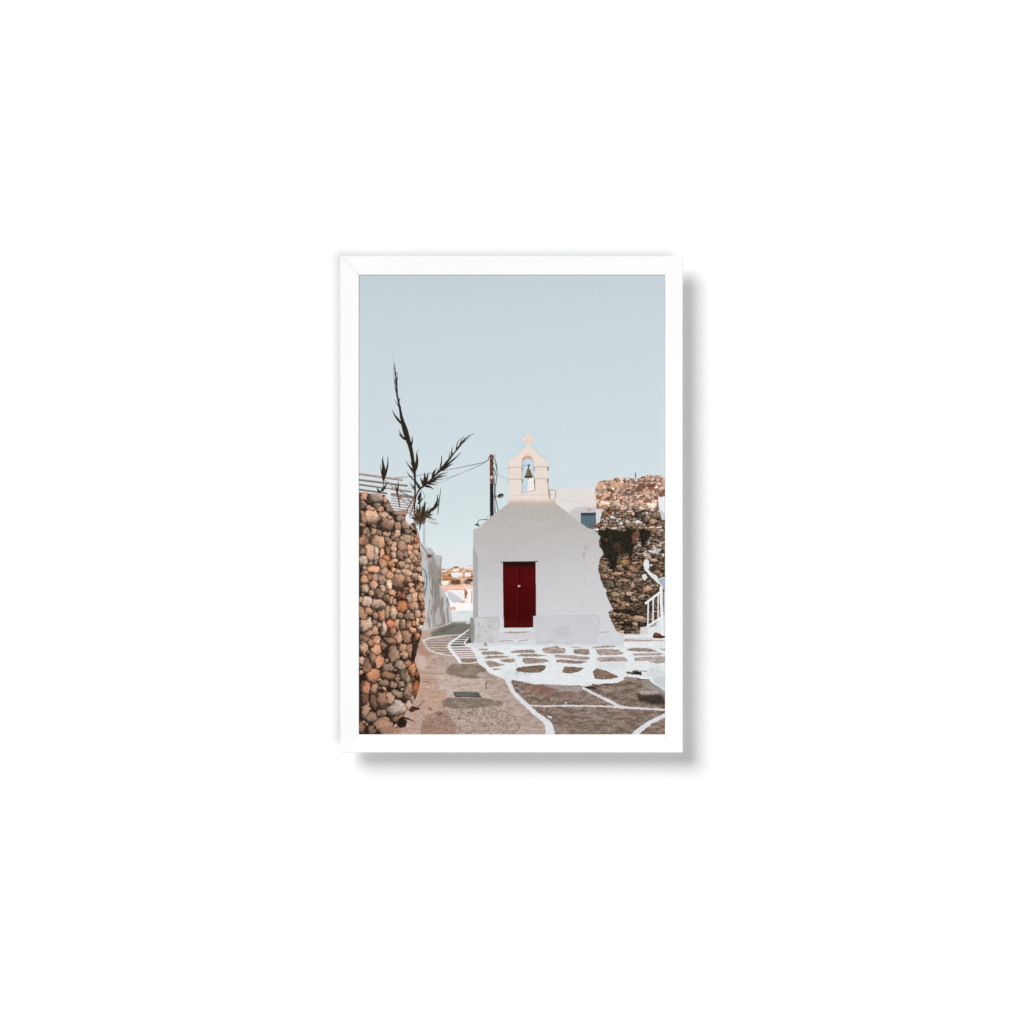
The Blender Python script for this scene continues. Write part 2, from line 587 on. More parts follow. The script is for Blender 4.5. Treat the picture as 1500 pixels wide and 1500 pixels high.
poly([(660, 895), (694, 894.5), (694, 911), (661, 911)], (221, 225, 226), p_town, tex=.035, ts=(6, 2))
stroke([(676, 898.5), (683, 896)], .8, (196, 202, 206))

# ---- white house behind, right -------------------------------------------------
poly([(803, 716.5), (812, 716.2), (845, 713.8), (873, 712.8), (884, 712.6), (884, 786), (803, 786)], (226, 220, 218), p_house, tex=.012, ts=(8, 12))
poly([(826, 762), (833, 751), (843, 744), (856, 742), (873, 743), (884, 746), (884, 786), (826, 786)], (201, 197, 199), soft=1.1)
stroke([(813, 727), (840, 735), (874, 742)], .6, (210, 196, 192), alpha=.8)
poly([(873, 745), (884, 746), (884, 767), (873, 766)], (214, 212, 213))
ellipse(863.4, 746.6, 2.5, 2.4, 0, (196, 152, 128))
ellipse(863.9, 746.8, 1.2, 1.1, 0, (224, 196, 178))
poly([(851, 751), (873, 750.8), (873.2, 767), (868.5, 776), (861, 775), (851, 768)], (92, 113, 122), p_window, tex=.10, ts=(1.1, 30))
poly([(851, 751), (873, 750.8), (873, 755.2), (851, 755.5)], (64, 68, 72))
stroke([(851.3, 751), (851.3, 767)], .7, (60, 66, 70))
for x in (855.5, 859.5, 863.5, 867.5, 871):
    stroke([(x, 755.5), (x, 775)], .5, (74, 94, 104))
# small roof frame between tower and house
poly([(804, 717), (813.6, 719), (813.4, 728), (812, 736), (804, 735)], (228, 221, 218), p_house)
stroke([(804.5, 717), (813.2, 719), (813.3, 727), (811.8, 735.5)], .9, (152, 116, 106), p_house)
stroke([(804.6, 717), (805.6, 731)], 1.1, (168, 122, 108))
ellipse(807.5, 724.5, .7, .7, 0, (140, 120, 116))
ellipse(807.8, 731.8, .6, .6, 0, (150, 130, 126))

# ---- overhead cables, pole ------------------------------------------------------
CB = (96, 98, 110)
stroke([(715, 674), (708, 677.5), (690, 681.5), (668, 686), (650, 689.3), (634, 692.5), (606, 697.5), (578, 700)], [1.1, .95, .8, .75, .7, .7, .7, .7], CB, p_cable)
stroke([(712, 676.5), (700, 683), (680, 691.5), (660, 698.5), (645, 703)], .6, (130, 134, 144), p_cable)
stroke([(706, 679.5), (690, 687), (665, 698), (640, 708.5), (615, 713.5), (592, 716.5)], .5, (150, 154, 160), p_cable)
stroke([(728.5, 694.5), (737, 699), (746, 703.3)], .55, (150, 160, 170), p_cable)
poly([(717.3, 667), (718.4, 665.6), (722, 666.2), (722.6, 700), (723.3, 757), (723.4, 770), (718, 770), (717.6, 708)], (40, 34, 33), p_pole)
poly([(717.4, 667), (718.6, 665.8), (721.9, 666.3), (722.4, 708.5), (717.7, 708.5)], (128, 76, 62), wob=.3, ws=2, tex=.35, ts=(2, 3.2), seed=23)
stroke([(721.8, 667), (722.6, 708)], 1.1, (62, 44, 42))
for y in (674.5, 680, 687, 694.5, 703.5):
    ellipse(719.4, y, 2.1, .8, 20, (70, 42, 38), alpha=.75)
poly([(718.1, 697), (721.6, 697), (721.6, 701.5), (718.1, 701.5)], (226, 190, 172))
stroke([(715.2, 673.8), (716, 670), (718, 667.2)], .9, (60, 52, 54), p_pole)
stroke([(722, 667), (724, 665.9), (726.2, 667.4), (724.6, 669)], .55, (110, 112, 118), p_cable)
stroke([(722.6, 668.5), (725.2, 674), (727.3, 682), (728, 693), (726.6, 706), (725.3, 718), (726, 730), (728.2, 741), (730, 750)], 1.0, (52, 52, 58), p_cable)
stroke([(722.6, 678), (726, 681), (727.6, 688)], .7, (70, 70, 76), p_cable)
stroke([(723.2, 686), (725.4, 692), (724.5, 697)], 1.2, (58, 50, 52), p_cable)
stroke([(724, 700), (724.4, 722), (725, 740), (726, 755)], .8, (60, 60, 66), p_cable)
stroke([(725.6, 722), (724.6, 738), (724.6, 752)], .55, (120, 126, 132), p_cable)
stroke([(723, 709.5), (726.5, 710)], .8, (50, 46, 48), p_pole)
stroke([(723, 726.8), (729.5, 726.6)], 1.1, (42, 40, 42), p_pole)
ellipse(733.4, 726.2, 4.4, 3.1, -22, (36, 33, 34), p_lamp)
ellipse(734, 727.2, 2.3, 1.5, -30, (152, 128, 114))
stroke([(711, 761), (718, 752.5)], .5, (110, 114, 116), p_cable)
stroke([(718, 761.4), (710, 761.2), (703.5, 761.5), (700.6, 763), (699.6, 767)], [.9, .9, .9, .9, 1.1], (84, 86, 86), p_wall_lamp)
ellipse(710.4, 761.2, .9, .8, 0, (60, 62, 62), p_wall_lamp)
poly([(694.3, 769.3), (698.3, 766.6), (700.4, 766.6), (703.2, 771.2)], (92, 92, 84), p_wall_lamp)

# ---- ruined wall on the right -----------------------------------------------------
RUIN = [(871, 720), (873, 714), (874.5, 709), (879, 704.5), (888, 703.6), (896, 703), (900, 700.5), (914, 699.5), (923, 700.5), (935, 701),
        (940, 698.5), (946, 696.5), (953, 695.5), (960, 697), (968, 696.5), (971, 699), (974.5, 701), (974.5, 934), (880, 934), (868, 800), (871, 776),
        (870, 770), (879, 765), (880, 759), (883, 746), (874, 745.5), (873.5, 730)]
stroke([(930.8, 692), (931, 696), (931.3, 702)], [.9, 1.5, .7], (92, 84, 78), p_ruin)
poly(RUIN, (96, 66, 50), p_ruin, wob=.8, ws=3, tex=.4, ts=(4, 2.4), seed=31,
     vgrad=[(695, (176, 124, 102)), (742, (160, 112, 92)), (752, (104, 82, 68)), (800, (78, 63, 53)), (930, (58, 46, 39))])
sl = window(852, 686, 975, 936)
RX_, RY_ = grid(sl)
RUINM = inside(RX_ + 2 * (fbm(RX_, RY_, 3, 3, 2, 81) - .5), RY_ + 2 * (fbm(RX_, RY_, 3, 3, 2, 91) - .5), RUIN)
KEEP = IMG[sl].copy()
KEEPID = PID[sl].copy()
rs = np.random.RandomState(12)
BED = []
y = 697.0
row = 0
while y < 932:                                              # courses of rubble
    lit = y < 747
    hh = rs.uniform(3.0, 5.2) if lit else rs.uniform(3.2, 5.2) if y < 790 else rs.uniform(2.2, 4.4)
    x = 866 + rs.uniform(-4, 4)
    while x < 978:
        lit = y < 745 + rs.normal(0, 3.5)
        w = rs.uniform(4.5, 13) if not lit else rs.uniform(4, 11)
        h = hh * rs.uniform(.75, 1.2)
        if lit:
            c = np.array([(226, 188, 168), (216, 174, 152), (232, 200, 182), (208, 164, 140), (222, 182, 164)][rs.randint(5)])
            if rs.rand() < .10:
                c = np.array((150, 92, 68))
        elif y < 778:
            c = np.array([(172, 146, 124), (190, 168, 150), (150, 124, 104), (205, 192, 182), (160, 130, 106)][rs.randint(5)])
        else:
            c = np.array([(156, 126, 104), (138, 112, 92), (172, 142, 120), (118, 100, 84), (186, 154, 130), (96, 80, 68)][rs.randint(6)])
        c = c * rs.uniform(.9, 1.08)
        BED.append((x + w / 2, y + hh / 2 + rs.uniform(-.9, .9), w / 2 * 1.05, h / 2 * 1.05, rs.normal(-9 if lit and x > 915 else 0, 9 if lit else 4), c))
        x += w
    y += hh * (.93 if lit else .97)
    row += 1
TR = []
ZE = (840, 790)
for X_, Y_, a, b, rot, c in ((735, 335, 85, 45, 0, (172, 130, 88)), (985, 350, 35, 40, 0, (196, 138, 84)), (860, 440, 85, 35, 10, (146, 110, 88)), (640, 500, 95, 30, 0, (206, 164, 136)),
                             (830, 540, 80, 35, 0, (172, 140, 118)), (450, 540, 55, 40, 0, (184, 136, 104)), (550, 570, 45, 25, 0, (188, 156, 134)), (740, 605, 110, 25, 0, (156, 120, 98)),
                             (940, 600, 80, 40, 0, (136, 120, 104)), (520, 660, 80, 50, 25, (114, 108, 94)), (660, 660, 60, 30, 0, (126, 110, 94)), (870, 670, 40, 50, 0, (188, 156, 134)),
                             (980, 665, 80, 30, 0, (106, 84, 74)), (1155, 680, 45, 22, 0, (208, 192, 172)), (1080, 730, 80, 50, -15, (198, 156, 130)), (590, 800, 80, 40, 0, (140, 124, 98)),
                             (830, 795, 70, 40, 0, (192, 162, 146)), (710, 800, 40, 40, 0, (156, 140, 120)), (1000, 840, 70, 25, -20, (192, 166, 150)), (650, 900, 45, 55, 0, (192, 150, 118)),
                             (790, 880, 55, 45, 0, (42, 36, 33)), (700, 960, 50, 40, 0, (196, 150, 114)), (790, 960, 40, 35, 0, (208, 176, 156)), (620, 980, 50, 35, 0, (170, 134, 114)),
                             (960, 1170, 105, 45, 0, (198, 160, 134)), (900, 1240, 40, 30, 0, (176, 140, 116)), (600, 1100, 30, 40, 0, (156, 134, 114)), (760, 1120, 25, 25, 0, (170, 144, 120)),
                             (690, 1060, 130, 22, 0, (34, 27, 23)), (860, 1090, 90, 26, 0, (38, 30, 26)), (780, 1240, 70, 24, 0, (40, 32, 27)), (900, 925, 70, 16, 0, (60, 48, 40)),
                             (560, 900, 50, 22, 0, (58, 46, 38)), (1000, 1250, 50, 30, 0, (50, 40, 34)), (680, 1180, 60, 30, 0, (46, 36, 30)),
                             (790, 1310, 75, 35, 0, (92, 80, 70)), (900, 1310, 60, 35, 0, (104, 92, 82)), (1210, 480, 70, 35, 0, (188, 146, 120)), (1280, 520, 40, 30, 0, (192, 156, 136)),
                             (1150, 560, 40, 60, 0, (146, 136, 126)), (1230, 390, 70, 30, 0, (170, 130, 104)), (1170, 300, 60, 30, 0, (196, 160, 140)), (1030, 235, 40, 22, 0, (205, 180, 160)),
                             (440, 400, 50, 34, 0, (130, 102, 84)), (470, 340, 60, 30, 0, (150, 124, 106)), (430, 590, 40, 14, 0, (64, 54, 46)), (620, 740, 60, 26, 0, (150, 124, 104)),
                             (820, 720, 120, 18, -4, (140, 106, 86))):
    TR.append((ZE[0] + X_ * .1, ZE[1] + Y_ * .1, a * .1, b * .1, rot, np.array(c) * .8 + np.array((150, 124, 104)) * .2))
ZB = (840, 660)
for X_, Y_, a, b, rot, c in ((1070, 985, 65, 55, 0, (158, 138, 122)), (1200, 960, 95, 50, 0, (130, 110, 94)), (1170, 1040, 60, 50, 0, (172, 140, 116)), (820, 1090, 80, 40, 0, (158, 136, 114)),
                             (960, 950, 60, 40, 0, (92, 80, 70)), (350, 1090, 60, 45, 0, (134, 98, 76)), (470, 920, 60, 50, -30, (158, 124, 98)), (690, 890, 70, 26, 0, (150, 118, 92)),
                             (470, 650, 70, 55, 0, (206, 160, 134)), (1180, 1180, 55, 45, 0, (138, 104, 84)), (1260, 1060, 80, 24, 0, (160, 124, 100)), (680, 1070, 50, 34, 0, (222, 214, 210)),
                             (560, 980, 60, 26, 0, (216, 206, 198)), (610, 1140, 110, 24, 0, (212, 200, 190)), (400, 640, 60, 30, 0, (232, 206, 186)), (460, 770, 80, 40, 0, (230, 198, 176)),
                             (620, 780, 80, 40, -10, (232, 204, 184)), (840, 790, 70, 40, 0, (228, 192, 172)), (1130, 800, 80, 50, 0, (232, 200, 182)), (380, 830, 40, 22, 0, (196, 120, 86))):
    TR.append((ZB[0] + X_ * .1, ZB[1] + Y_ * .1, a * .1, b * .1, rot, np.array(c, float)))
BED = [(q[0], q[1], q[2] * (1.2 if q[1] > 790 else 1), q[3] * (.84 if q[1] > 790 else 1), q[4], q[5]) for q in BED]
BED = [q for q in BED if all(math.hypot((q[0] - t[0]) / t[2], (q[1] - t[1]) / t[3]) > .95 for t in TR)] + TR
sl = window(852, 686, 975, 936)
top = RUINM & (RY_ + 5 * (fbm(RX_, RY_, 8, 6, 2, 251) - .5) < 746)
rubble(BED, sl, RUINM & ~top, p_ruin, dark=.42, flat=.60, tex=.5, joint=.6, gap=(50, 39, 32), seed=260, warp=.8, tilt=.25)
rubble(BED, sl, top, p_ruin, dark=.66, flat=.36, tex=.40, joint=.4, gap=(168, 116, 96), seed=270, warp=1.3, tilt=.30)
# shadows and hollows of the sunlit top
for pts in ([(922, 722), (930, 717), (938, 713), (946, 709), (956, 708.5), (962, 710), (958, 714), (949, 713), (941, 718), (931, 722), (920, 724)],
            [(888, 716), (893, 717), (900, 720), (903, 721), (897, 722.5), (890, 720)], [(905, 726), (916, 722), (928, 722.5), (920, 726), (912, 727)],
            [(964, 720), (974.5, 719), (974.5, 727.5), (965, 727), (963.5, 724)], [(884, 731), (893, 726), (895, 719), (899, 729), (890, 734)],
            [(907, 733), (915, 729), (910, 736)], [(930, 734), (938, 727), (946, 724), (944, 727), (936, 733)], [(944, 737), (955, 728), (951, 734)],
            [(946, 701), (952, 704), (948, 707)], [(915, 702), (919, 706), (914, 708)], [(955, 705), (960, 702), (958, 706)]):
    poly(pts, (116, 82, 68), wob=2.6, ws=2.6, tex=.4, ts=(2, 2), seed=41 + len(pts), alpha=.82)
for pts in ([(940, 722), (947, 717), (950, 721), (946, 726)], [(893, 712), (905, 706), (915, 709), (908, 714), (897, 714)],
            [(876, 706), (886, 705), (884, 712), (875, 717)]):
    poly(pts, (216, 168, 138), wob=.8, ws=3, tex=.25, ts=(2, 1.6), seed=43, alpha=.85)
sl = window(866, 740, 975, 936)
X2, Y2 = grid(sl)
fade = np.clip((fbm(X2, Y2, 9, 5, 3, 47) - .5) * 3.2, 0, 1) * np.clip((Y2 - 742) / 12, 0, 1)
lay(sl, (fade * .26).astype(np.float32), (52, 42, 34))
# whitewash splashes
sl = window(922, 786, 975, 818)
X2, Y2 = grid(sl)
wsh = np.clip((fbm(X2, Y2, 4.5, 3.5, 3, 53) - .50) * 14, 0, 1) * np.clip(1 - np.hypot((X2 - 952) / 27, (Y2 - 802) / 15), 0, 1) ** .5
lay(sl, np.clip(wsh * 1.2, 0, 1).astype(np.float32), (224, 222, 222))
for k in range(40):
    ellipse(rs.uniform(930, 973), rs.uniform(792, 815), rs.uniform(.6, 1.6), rs.uniform(.4, .9), rs.uniform(-40, 40), (62, 50, 44), alpha=.8)
# creeper
for pts, s in (([(876, 782), (880, 776), (886, 777), (893, 775), (900, 776), (906, 778), (912, 779), (920, 776), (926, 775), (930, 778), (926, 785), (927, 794), (929, 800), (927, 812),
                 (924, 819), (920, 812), (912, 809), (906, 811), (904, 823), (901, 834), (894, 834), (893, 822), (886, 815), (883, 808), (878, 801), (880, 792)], 61),
               ([(936, 776), (944, 776), (950, 778), (954, 780), (952, 786), (949, 791), (945, 798), (941, 803), (939, 796), (937, 786)], 67)):
    poly(pts, (40, 37, 29), p_ivy, soft=.4, wob=3.0, ws=3.2, tex=.55, ts=(1.6, 2.2), seed=s)
poly([(900, 795), (907, 796), (912, 803), (908, 812), (900, 806)], (84, 60, 46), wob=2, ws=2.5, tex=.45, ts=(1.6, 1.6), alpha=.75)
poly([(885, 788), (891, 788), (890, 793), (885, 793)], (96, 70, 54), wob=1.2, ws=2, alpha=.7)
poly([(926, 782), (934, 776), (936, 784), (930, 794), (927, 796)], (120, 86, 66), wob=1.2, ws=2, tex=.4, ts=(2, 2), alpha=.8)
for k in range(420):
    x, y = rs.uniform(876, 955), rs.uniform(773, 838)
    if PID[np.searchsorted(ys, y + rs.uniform(-3, 3)), min(GX - 1, np.searchsorted(xs, x + rs.uniform(-3, 3)))] == p_ivy:
        ellipse(x, y, rs.uniform(.6, 1.6), rs.uniform(.4, .9), rs.uniform(0, 180), [(38, 36, 26), (58, 56, 40), (30, 28, 22), (70, 56, 42)][k % 4], p_ivy)
for k in range(150):
    x, y = rs.uniform(879, 927), rs.uniform(777, 818)
    ellipse(x, y, rs.uniform(.4, 1.2), rs.uniform(.3, .7), rs.uniform(0, 180), [(62, 58, 42), (24, 22, 17), (54, 44, 32), (28, 28, 20)][k % 4], alpha=.8)
for k in range(30):
    ellipse(rs.uniform(924, 940), rs.uniform(818, 832), rs.uniform(.5, 1.5), rs.uniform(.4, 1), rs.uniform(0, 180), [(50, 44, 34), (96, 74, 52)][k % 2], alpha=.7)
poly([(870, 797), (876, 796.4), (880, 798), (879, 801)], (120, 82, 66), p_ivy, wob=.5)
# cut the rubble back to the ruin's own outline
sl = window(852, 686, 975, 936)
bad = ~RUINM & (RY_ < 790)
IMG[sl][bad] = KEEP[bad]
PID[sl][bad] = KEEPID[bad]
# white house glimpsed at the right edge, white streak
poly([(964, 728), (974.5, 728), (974.5, 761), (969.5, 761), (967.5, 752), (965.5, 745)], (232, 234, 239), p_edge_house)
poly([(967, 746), (974.5, 752), (974.5, 762), (969.8, 761)], (198, 203, 214), p_edge_house)
stroke([(947, 823), (947, 828), (948.5, 836), (953, 841), (960, 846), (963, 851), (969, 857), (974, 862)], [7, 8.5, 5, 4.5, 7, 3.5, 3, 2.5], (226, 227, 229), wob=.8, ws=3)
ellipse(954, 828, 2, 1.6, 0, (216, 214, 214))
poly([(940, 842), (946, 841), (949, 846), (945, 851), (941, 848)], (222, 220, 218), wob=1, ws=2)
ellipse(971.5, 813, 1.6, 2, 0, (220, 220, 222))

# ---- stairs and railing at the right ----------------------------------------------
poly([(963, 849), (974.5, 845.5), (974.5, 866), (970, 858)], (166, 176, 188), p_landing)
stroke([(963, 849), (974.5, 845.5)], 1.2, (228, 232, 236), p_landing)
poly([(938, 919), (948, 917.5), (950, 917), (962, 911), (974.5, 905), (974.5, 934), (938, 930)], (214, 211, 207), p_stairs, tex=.03)
poly([(949, 919), (956, 919), (956, 912), (963, 911), (963, 906), (974.5, 900), (974.5, 936), (949, 930)], (224, 227, 230), p_stairs)
poly([(950, 917), (955, 913), (962, 909), (962, 917), (952, 919)], (176, 168, 158), wob=.4)
poly([(914, 929.5), (950, 929), (974.5, 930), (974.5, 942), (914, 942)], (226, 229, 232), p_stairs)
stroke([(914, 929.2), (938, 927.8)], 1.0, (176, 160, 146))
stroke([(916, 935.6), (942, 934.6), (956, 936)], .7, (178, 172, 168), wob=.3)
WH = (230, 232, 235)
stroke([(949.6, 883), (949.0, 919)], 2.3, WH, p_rail)
stroke([(957, 878), (956.4, 912)], 2.1, WH, p_rail)
stroke([(964.2, 870), (964, 905)], 2.0, WH, p_rail)
stroke([(946, 883.6), (966, 868.3)], 3.3, (236, 238, 240), p_rail, curve=False)
stroke([(948.3, 917.5), (968, 904.5)], 3.0, (228, 231, 234), p_rail, curve=False)
stroke([(968.4, 861), (968.6, 880), (970.2, 905), (971, 931)], [4.6, 4.4, 4, 3.6], (235, 237, 240), p_rail)
stroke([(973.8, 866), (973.9, 930)], 1.6, (226, 229, 233), p_rail)
stroke([(972, 872), (972.6, 928)], .6, (170, 176, 184))
stroke([(966, 892), (966.3, 903)], .5, (170, 170, 172))
poly([(956, 933.5), (957, 929.5), (959, 926.6), (961, 926), (966, 928), (970, 931), (974.5, 931.5), (974.5, 934), (968, 935.2), (959, 935)], (96, 56, 43), p_rock, wob=.4, tex=.35, ts=(3, 2))
poly([(958, 929), (961, 926.5), (965, 929), (962, 932)], (136, 84, 64), wob=.4, alpha=.7)

# ---- chapel ---------------------------------------------------------------------
CH = [(693, 776), (700, 773.5), (718, 758), (746, 736), (812, 736), (820, 742), (842, 759.5), (851, 766), (861, 773), (869, 775.5), (873, 779), (877, 783), (880, 787), (878, 790),
      (877, 796), (878, 801), (881, 804), (884, 809), (882, 815), (878.5, 819), (877.6, 826), (876, 833), (878.5, 842), (880, 849), (882, 854), (884, 860), (889, 864), (887.5, 870), (891, 878), (894.5, 886),
      (899, 893), (891, 896), (894, 907), (898, 914), (904, 926), (914, 928), (914.5, 946), (688, 946), (693, 905)]
poly(CH, (0, 0, 0), p_chapel, soft=.3, wob=.65, ws=2.4, tex=.010, ts=(16, 11), seed=71,
     vgrad=[(736, (186, 176, 168)), (748, (186, 180, 176)), (775, (188, 184, 181)), (800, (191, 187, 186)), (825, (194, 191, 191)), (850, (199, 198, 200)), (880, (205, 204, 207)), (905, (209, 209, 212)), (945, (213, 215, 218))])
sl = window(690, 736, 916, 946)
X2, Y2 = grid(sl)
m = (PID[sl] == p_chapel)
lay(sl, (m * np.clip((X2 - 740) / 160, 0, 1) * np.clip((Y2 - 770) / 60, 0, 1) * .55).astype(np.float32), (212, 210, 214))
n = fbm(X2, Y2, 10, 7, 3, 75) - .5
lay(sl, (m * np.clip(n * 2.5, 0, 1) * .08).astype(np.float32), (212, 202, 206))
lay(sl, (m * np.clip(-n * 2.5, 0, 1) * .07).astype(np.float32), (176, 182, 180))
# left return of the front, worn marks
poly([(693, 803), (695.6, 808), (698, 813.5), (699.8, 820), (700.2, 860), (700.4, 906), (693, 906)], (166, 167, 165), soft=.35, alpha=.85)
stroke([(693.3, 803), (696, 808.5), (698.6, 815), (700, 821)], .7, (150, 148, 144), alpha=.8)
stroke([(694.5, 818.3), (699.6, 817.8)], .6, (146, 136, 130), alpha=.7)
stroke([(694, 792.5), (702, 792.2)], .6, (164, 154, 148), alpha=.7)
stroke([(744, 772), (751, 771.3)], .7, (160, 152, 150), alpha=.6)
stroke([(720, 764), (724, 762)], .6, (160, 152, 150), alpha=.4)
stroke([(728, 788.5), (733, 788)], .6, (162, 154, 152), alpha=.5)
stroke([(726, 818), (732, 816.5)], .7, (166, 168, 162), alpha=.6)
for x, y, a in ((858, 803, .5), (856, 811, .55), (855, 815, .5), (860, 800, .3)):
    ellipse(x, y, 2.6, 3.2, 30, (176, 164, 162), soft=1, alpha=a)
stroke([(857, 820), (856, 832)], .9, (186, 186, 188), alpha=.6)
stroke([(857, 846), (858, 862)], .8, (184, 184, 188), alpha=.6)
ellipse(811, 881, 1.5, .8, 0, (192, 178, 180))
# tower shade line at the top of the gable
poly([(744, 738), (746, 733), (811, 733), (815, 739), (815, 742), (741, 742)], (196, 180, 171), p_chapel, soft=1.2, alpha=.85)
# base plinth and bench
poly([(689, 904.5), (731.5, 904), (731, 920), (729, 938), (720, 941), (700, 942), (686, 943), (687.5, 925)], (198, 199, 198), p_plinth, soft=.5, wob=.6, ws=4, tex=.06, ts=(6, 9), seed=79)
poly([(689, 904.8), (694, 905.5), (695.5, 922), (694, 942), (685.5, 943), (687.5, 925)], (146, 146, 138), soft=.6)
for x, y in ((701, 915), (701, 932), (716, 918), (711, 925)):
    ellipse(x, y, 2, 2.6, 0, (168, 170, 168), soft=.8, alpha=.6)
stroke([(689, 904.6), (731.5, 904)], .7, (176, 174, 172))
stroke([(731.3, 906), (730, 922), (729, 938)], .8, (178, 176, 176), alpha=.6)
poly([(731.5, 918.8), (783, 918.8), (787, 944), (728, 944)], (216, 217, 220), p_chapel, tex=.02, ts=(6, 2))
poly([(729, 926.5), (783, 926), (785, 936), (728, 937)], (209, 207, 211), soft=.4)
poly([(737, 926.3), (748, 925.2), (762, 925.8), (779, 924.6), (770, 926.8), (756, 927.6), (741, 927.4)], (164, 148, 140), wob=.3, ws=2)
stroke([(728, 940), (738, 938.6), (752.5, 938.6)], [.5, 1, .7], (150, 128, 122), wob=.3)
stroke([(760, 938.9), (766, 938.3), (773, 937.6)], .9, (136, 122, 120), wob=.3)
stroke([(719, 941.6), (727, 941.4)], 1.1, (132, 112, 104), wob=.3)
stroke([(728, 948), (740, 946.6), (754, 946.8), (772, 945.8), (786, 945.2)], [.5, 1.3, .8, .6, .5], (142, 124, 116), p_paving, wob=.3)
poly([(781.5, 902.2), (800, 902), (874, 901), (877.5, 906), (879, 928), (873, 943), (786, 942.5), (783.5, 930), (781.3, 919)], (204, 204, 208), p_bench, soft=.5, wob=.5, ws=5, tex=.025, ts=(9, 7), seed=83)
stroke([(782, 902.3), (820, 902.2), (874, 901)], 1.0, (186, 186, 190), alpha=.6)
stroke([(875, 902), (877.4, 906), (878.5, 914)], .9, (170, 164, 168), alpha=.8)
stroke([(846, 913.6), (851, 913.2)], .7, (172, 166, 168), alpha=.7)
ellipse(796, 931, 6, 6, 0, (210, 208, 210), soft=1.5, alpha=.7)
ellipse(825, 926, 12, 8, 0, (190, 188, 190), soft=2.5, alpha=.5)
stroke([(788, 941.6), (812, 939.4)], .8, (180, 176, 178), alpha=.7)
stroke([(878.5, 926.6), (892, 925.6)], 1.1, (178, 160, 142), alpha=.9)
poly([(879, 927.6), (913.5, 928.2), (914.5, 946), (873, 946)], (208, 212, 216), p_chapel, tex=.015)

# ---- door ---------------------------------------------------------------------
stroke([(735.9, 826), (736.4, 860), (737.2, 918)], 1.1, (208, 196, 200))
stroke([(785.2, 826), (785.6, 860), (786, 901)], 1.3, (206, 200, 200))
poly([(736.6, 823.8), (784.4, 823.4), (784.8, 850), (785.1, 902.3), (781.1, 902.3), (781, 919.1), (738.1, 919.6), (737.2, 870), (736.7, 845)], (0, 0, 0), p_door,
     vgrad=[(823, (48, 18, 15)), (828, (58, 20, 17)), (831, (76, 16, 17)), (850, (84, 14, 17)), (870, (76, 13, 15)), (900, (68, 12, 13)), (920, (72, 12, 13))], tex=.05, ts=(3, 9))
poly([(737, 824), (784, 823.6), (784, 828), (781, 828.6), (742, 828.8), (737, 830)], (40, 18, 14), soft=.6)
for x in (737.6, 783.9):
    stroke([(x, 826), (x + .5, 901)], 1.4, (52, 12, 12), alpha=.8)
stroke([(761, 829), (761, 918.5)], 1.5, (54, 11, 12), alpha=.9)
stroke([(759.7, 829), (759.8, 918.5)], .6, (92, 22, 24), alpha=.5)
for x0, x1 in ((743.5, 756.5), (766, 779)):
    for y0, y1 in ((832, 850.5), (853, 857.2), (860.5, 885), (888.5, 905.5)):
        if x0 > 760:
            y1 = min(y1, 904)
        stroke([(x0, y1), (x0, y0), (x1, y0)], .8, (58, 10, 12), curve=False, alpha=.75)
        stroke([(x0, y1), (x1, y1), (x1, y0)], .8, (102, 24, 26), curve=False, alpha=.5)
stroke([(741, 911), (757, 911)], .8, (98, 22, 22), alpha=.7)
stroke([(741, 914), (780, 914)], .9, (100, 24, 24), alpha=.7)
stroke([(765, 911), (779, 911)], .8, (92, 20, 20), alpha=.6)
stroke([(733.6, 823.6), (742, 823.3), (770, 822.9), (782, 822.8), (788, 822.0)], [.9, 1.3, 1.3, 1.3, 1.2], (44, 32, 28), p_door)
ellipse(762.6, 861.4, 2.4, 1.6, 30, (38, 8, 10), soft=.3, alpha=.8)
ellipse(760.4, 858.4, 1.8, 1.7, 0, (226, 190, 190), p_door)
ellipse(760.8, 857.4, .7, .6, 0, (120, 50, 56))

# ---- bell tower ----------------------------------------------------------------
TW = [(745.5, 737), (746, 733), (746, 708), (744.6, 706), (744.6, 701.2), (745.6, 700), (745.4, 685), (744.2, 684), (744.8, 674.3), (748, 672.8), (752, 671), (756, 667.8), (760, 664), (763, 660),
      (766, 657), (770, 655.2), (772, 654), (777.2, 654), (780, 656), (783, 658), (785.6, 660.5), (789, 665), (793, 669), (797, 671.4), (801.2, 674.2), (802, 683.6), (803.5, 684.5), (802.8, 690),
      (802.6, 700), (803.6, 701), (803, 707), (803.2, 723), (805, 731), (812, 736.5)]
poly(TW, (0, 0, 0), p_tower, tex=.02, ts=(5, 6), seed=87,
     vgrad=[(653, (234, 221, 212)), (700, (230, 217, 209)), (728, (234, 221, 212)), (732, (226, 210, 202)), (736.5, (200, 184, 174))])
stroke(TW[5:18], .6, (232, 196, 172), alpha=.8, curve=False)
stroke(TW[17:25], .7, (206, 178, 160), alpha=.8, curve=False)
arch = [(764, 690), (764, 677), (765, 672.5), (767, 669), (770, 667.4), (774, 667), (777, 667.8), (779.4, 670.5), (781.4, 674.5), (782.4, 678), (782.8, 690)]
poly(arch, (204, 164, 138), tex=.1, ts=(3, 3))
inner = [(764.6, 723.6), (764.4, 681), (765.3, 677.5), (767.2, 674.6), (770, 672.8), (774, 672), (777, 672.4), (779.6, 674), (781.4, 676.5), (782.4, 681), (782.6, 690), (783.4, 718.6), (776, 720), (770, 721.5)]
poly(inner, (190, 216, 228), p_sky)
poly([(773.5, 699), (781.6, 699.5), (782, 706), (783, 718.6), (776, 720), (772.2, 721), (773, 708)], (240, 236, 232), p_far_house, wob=.3)
for y in (706, 710.5, 714):
    stroke([(774, y), (777, y - .3)], .6, (212, 206, 204))
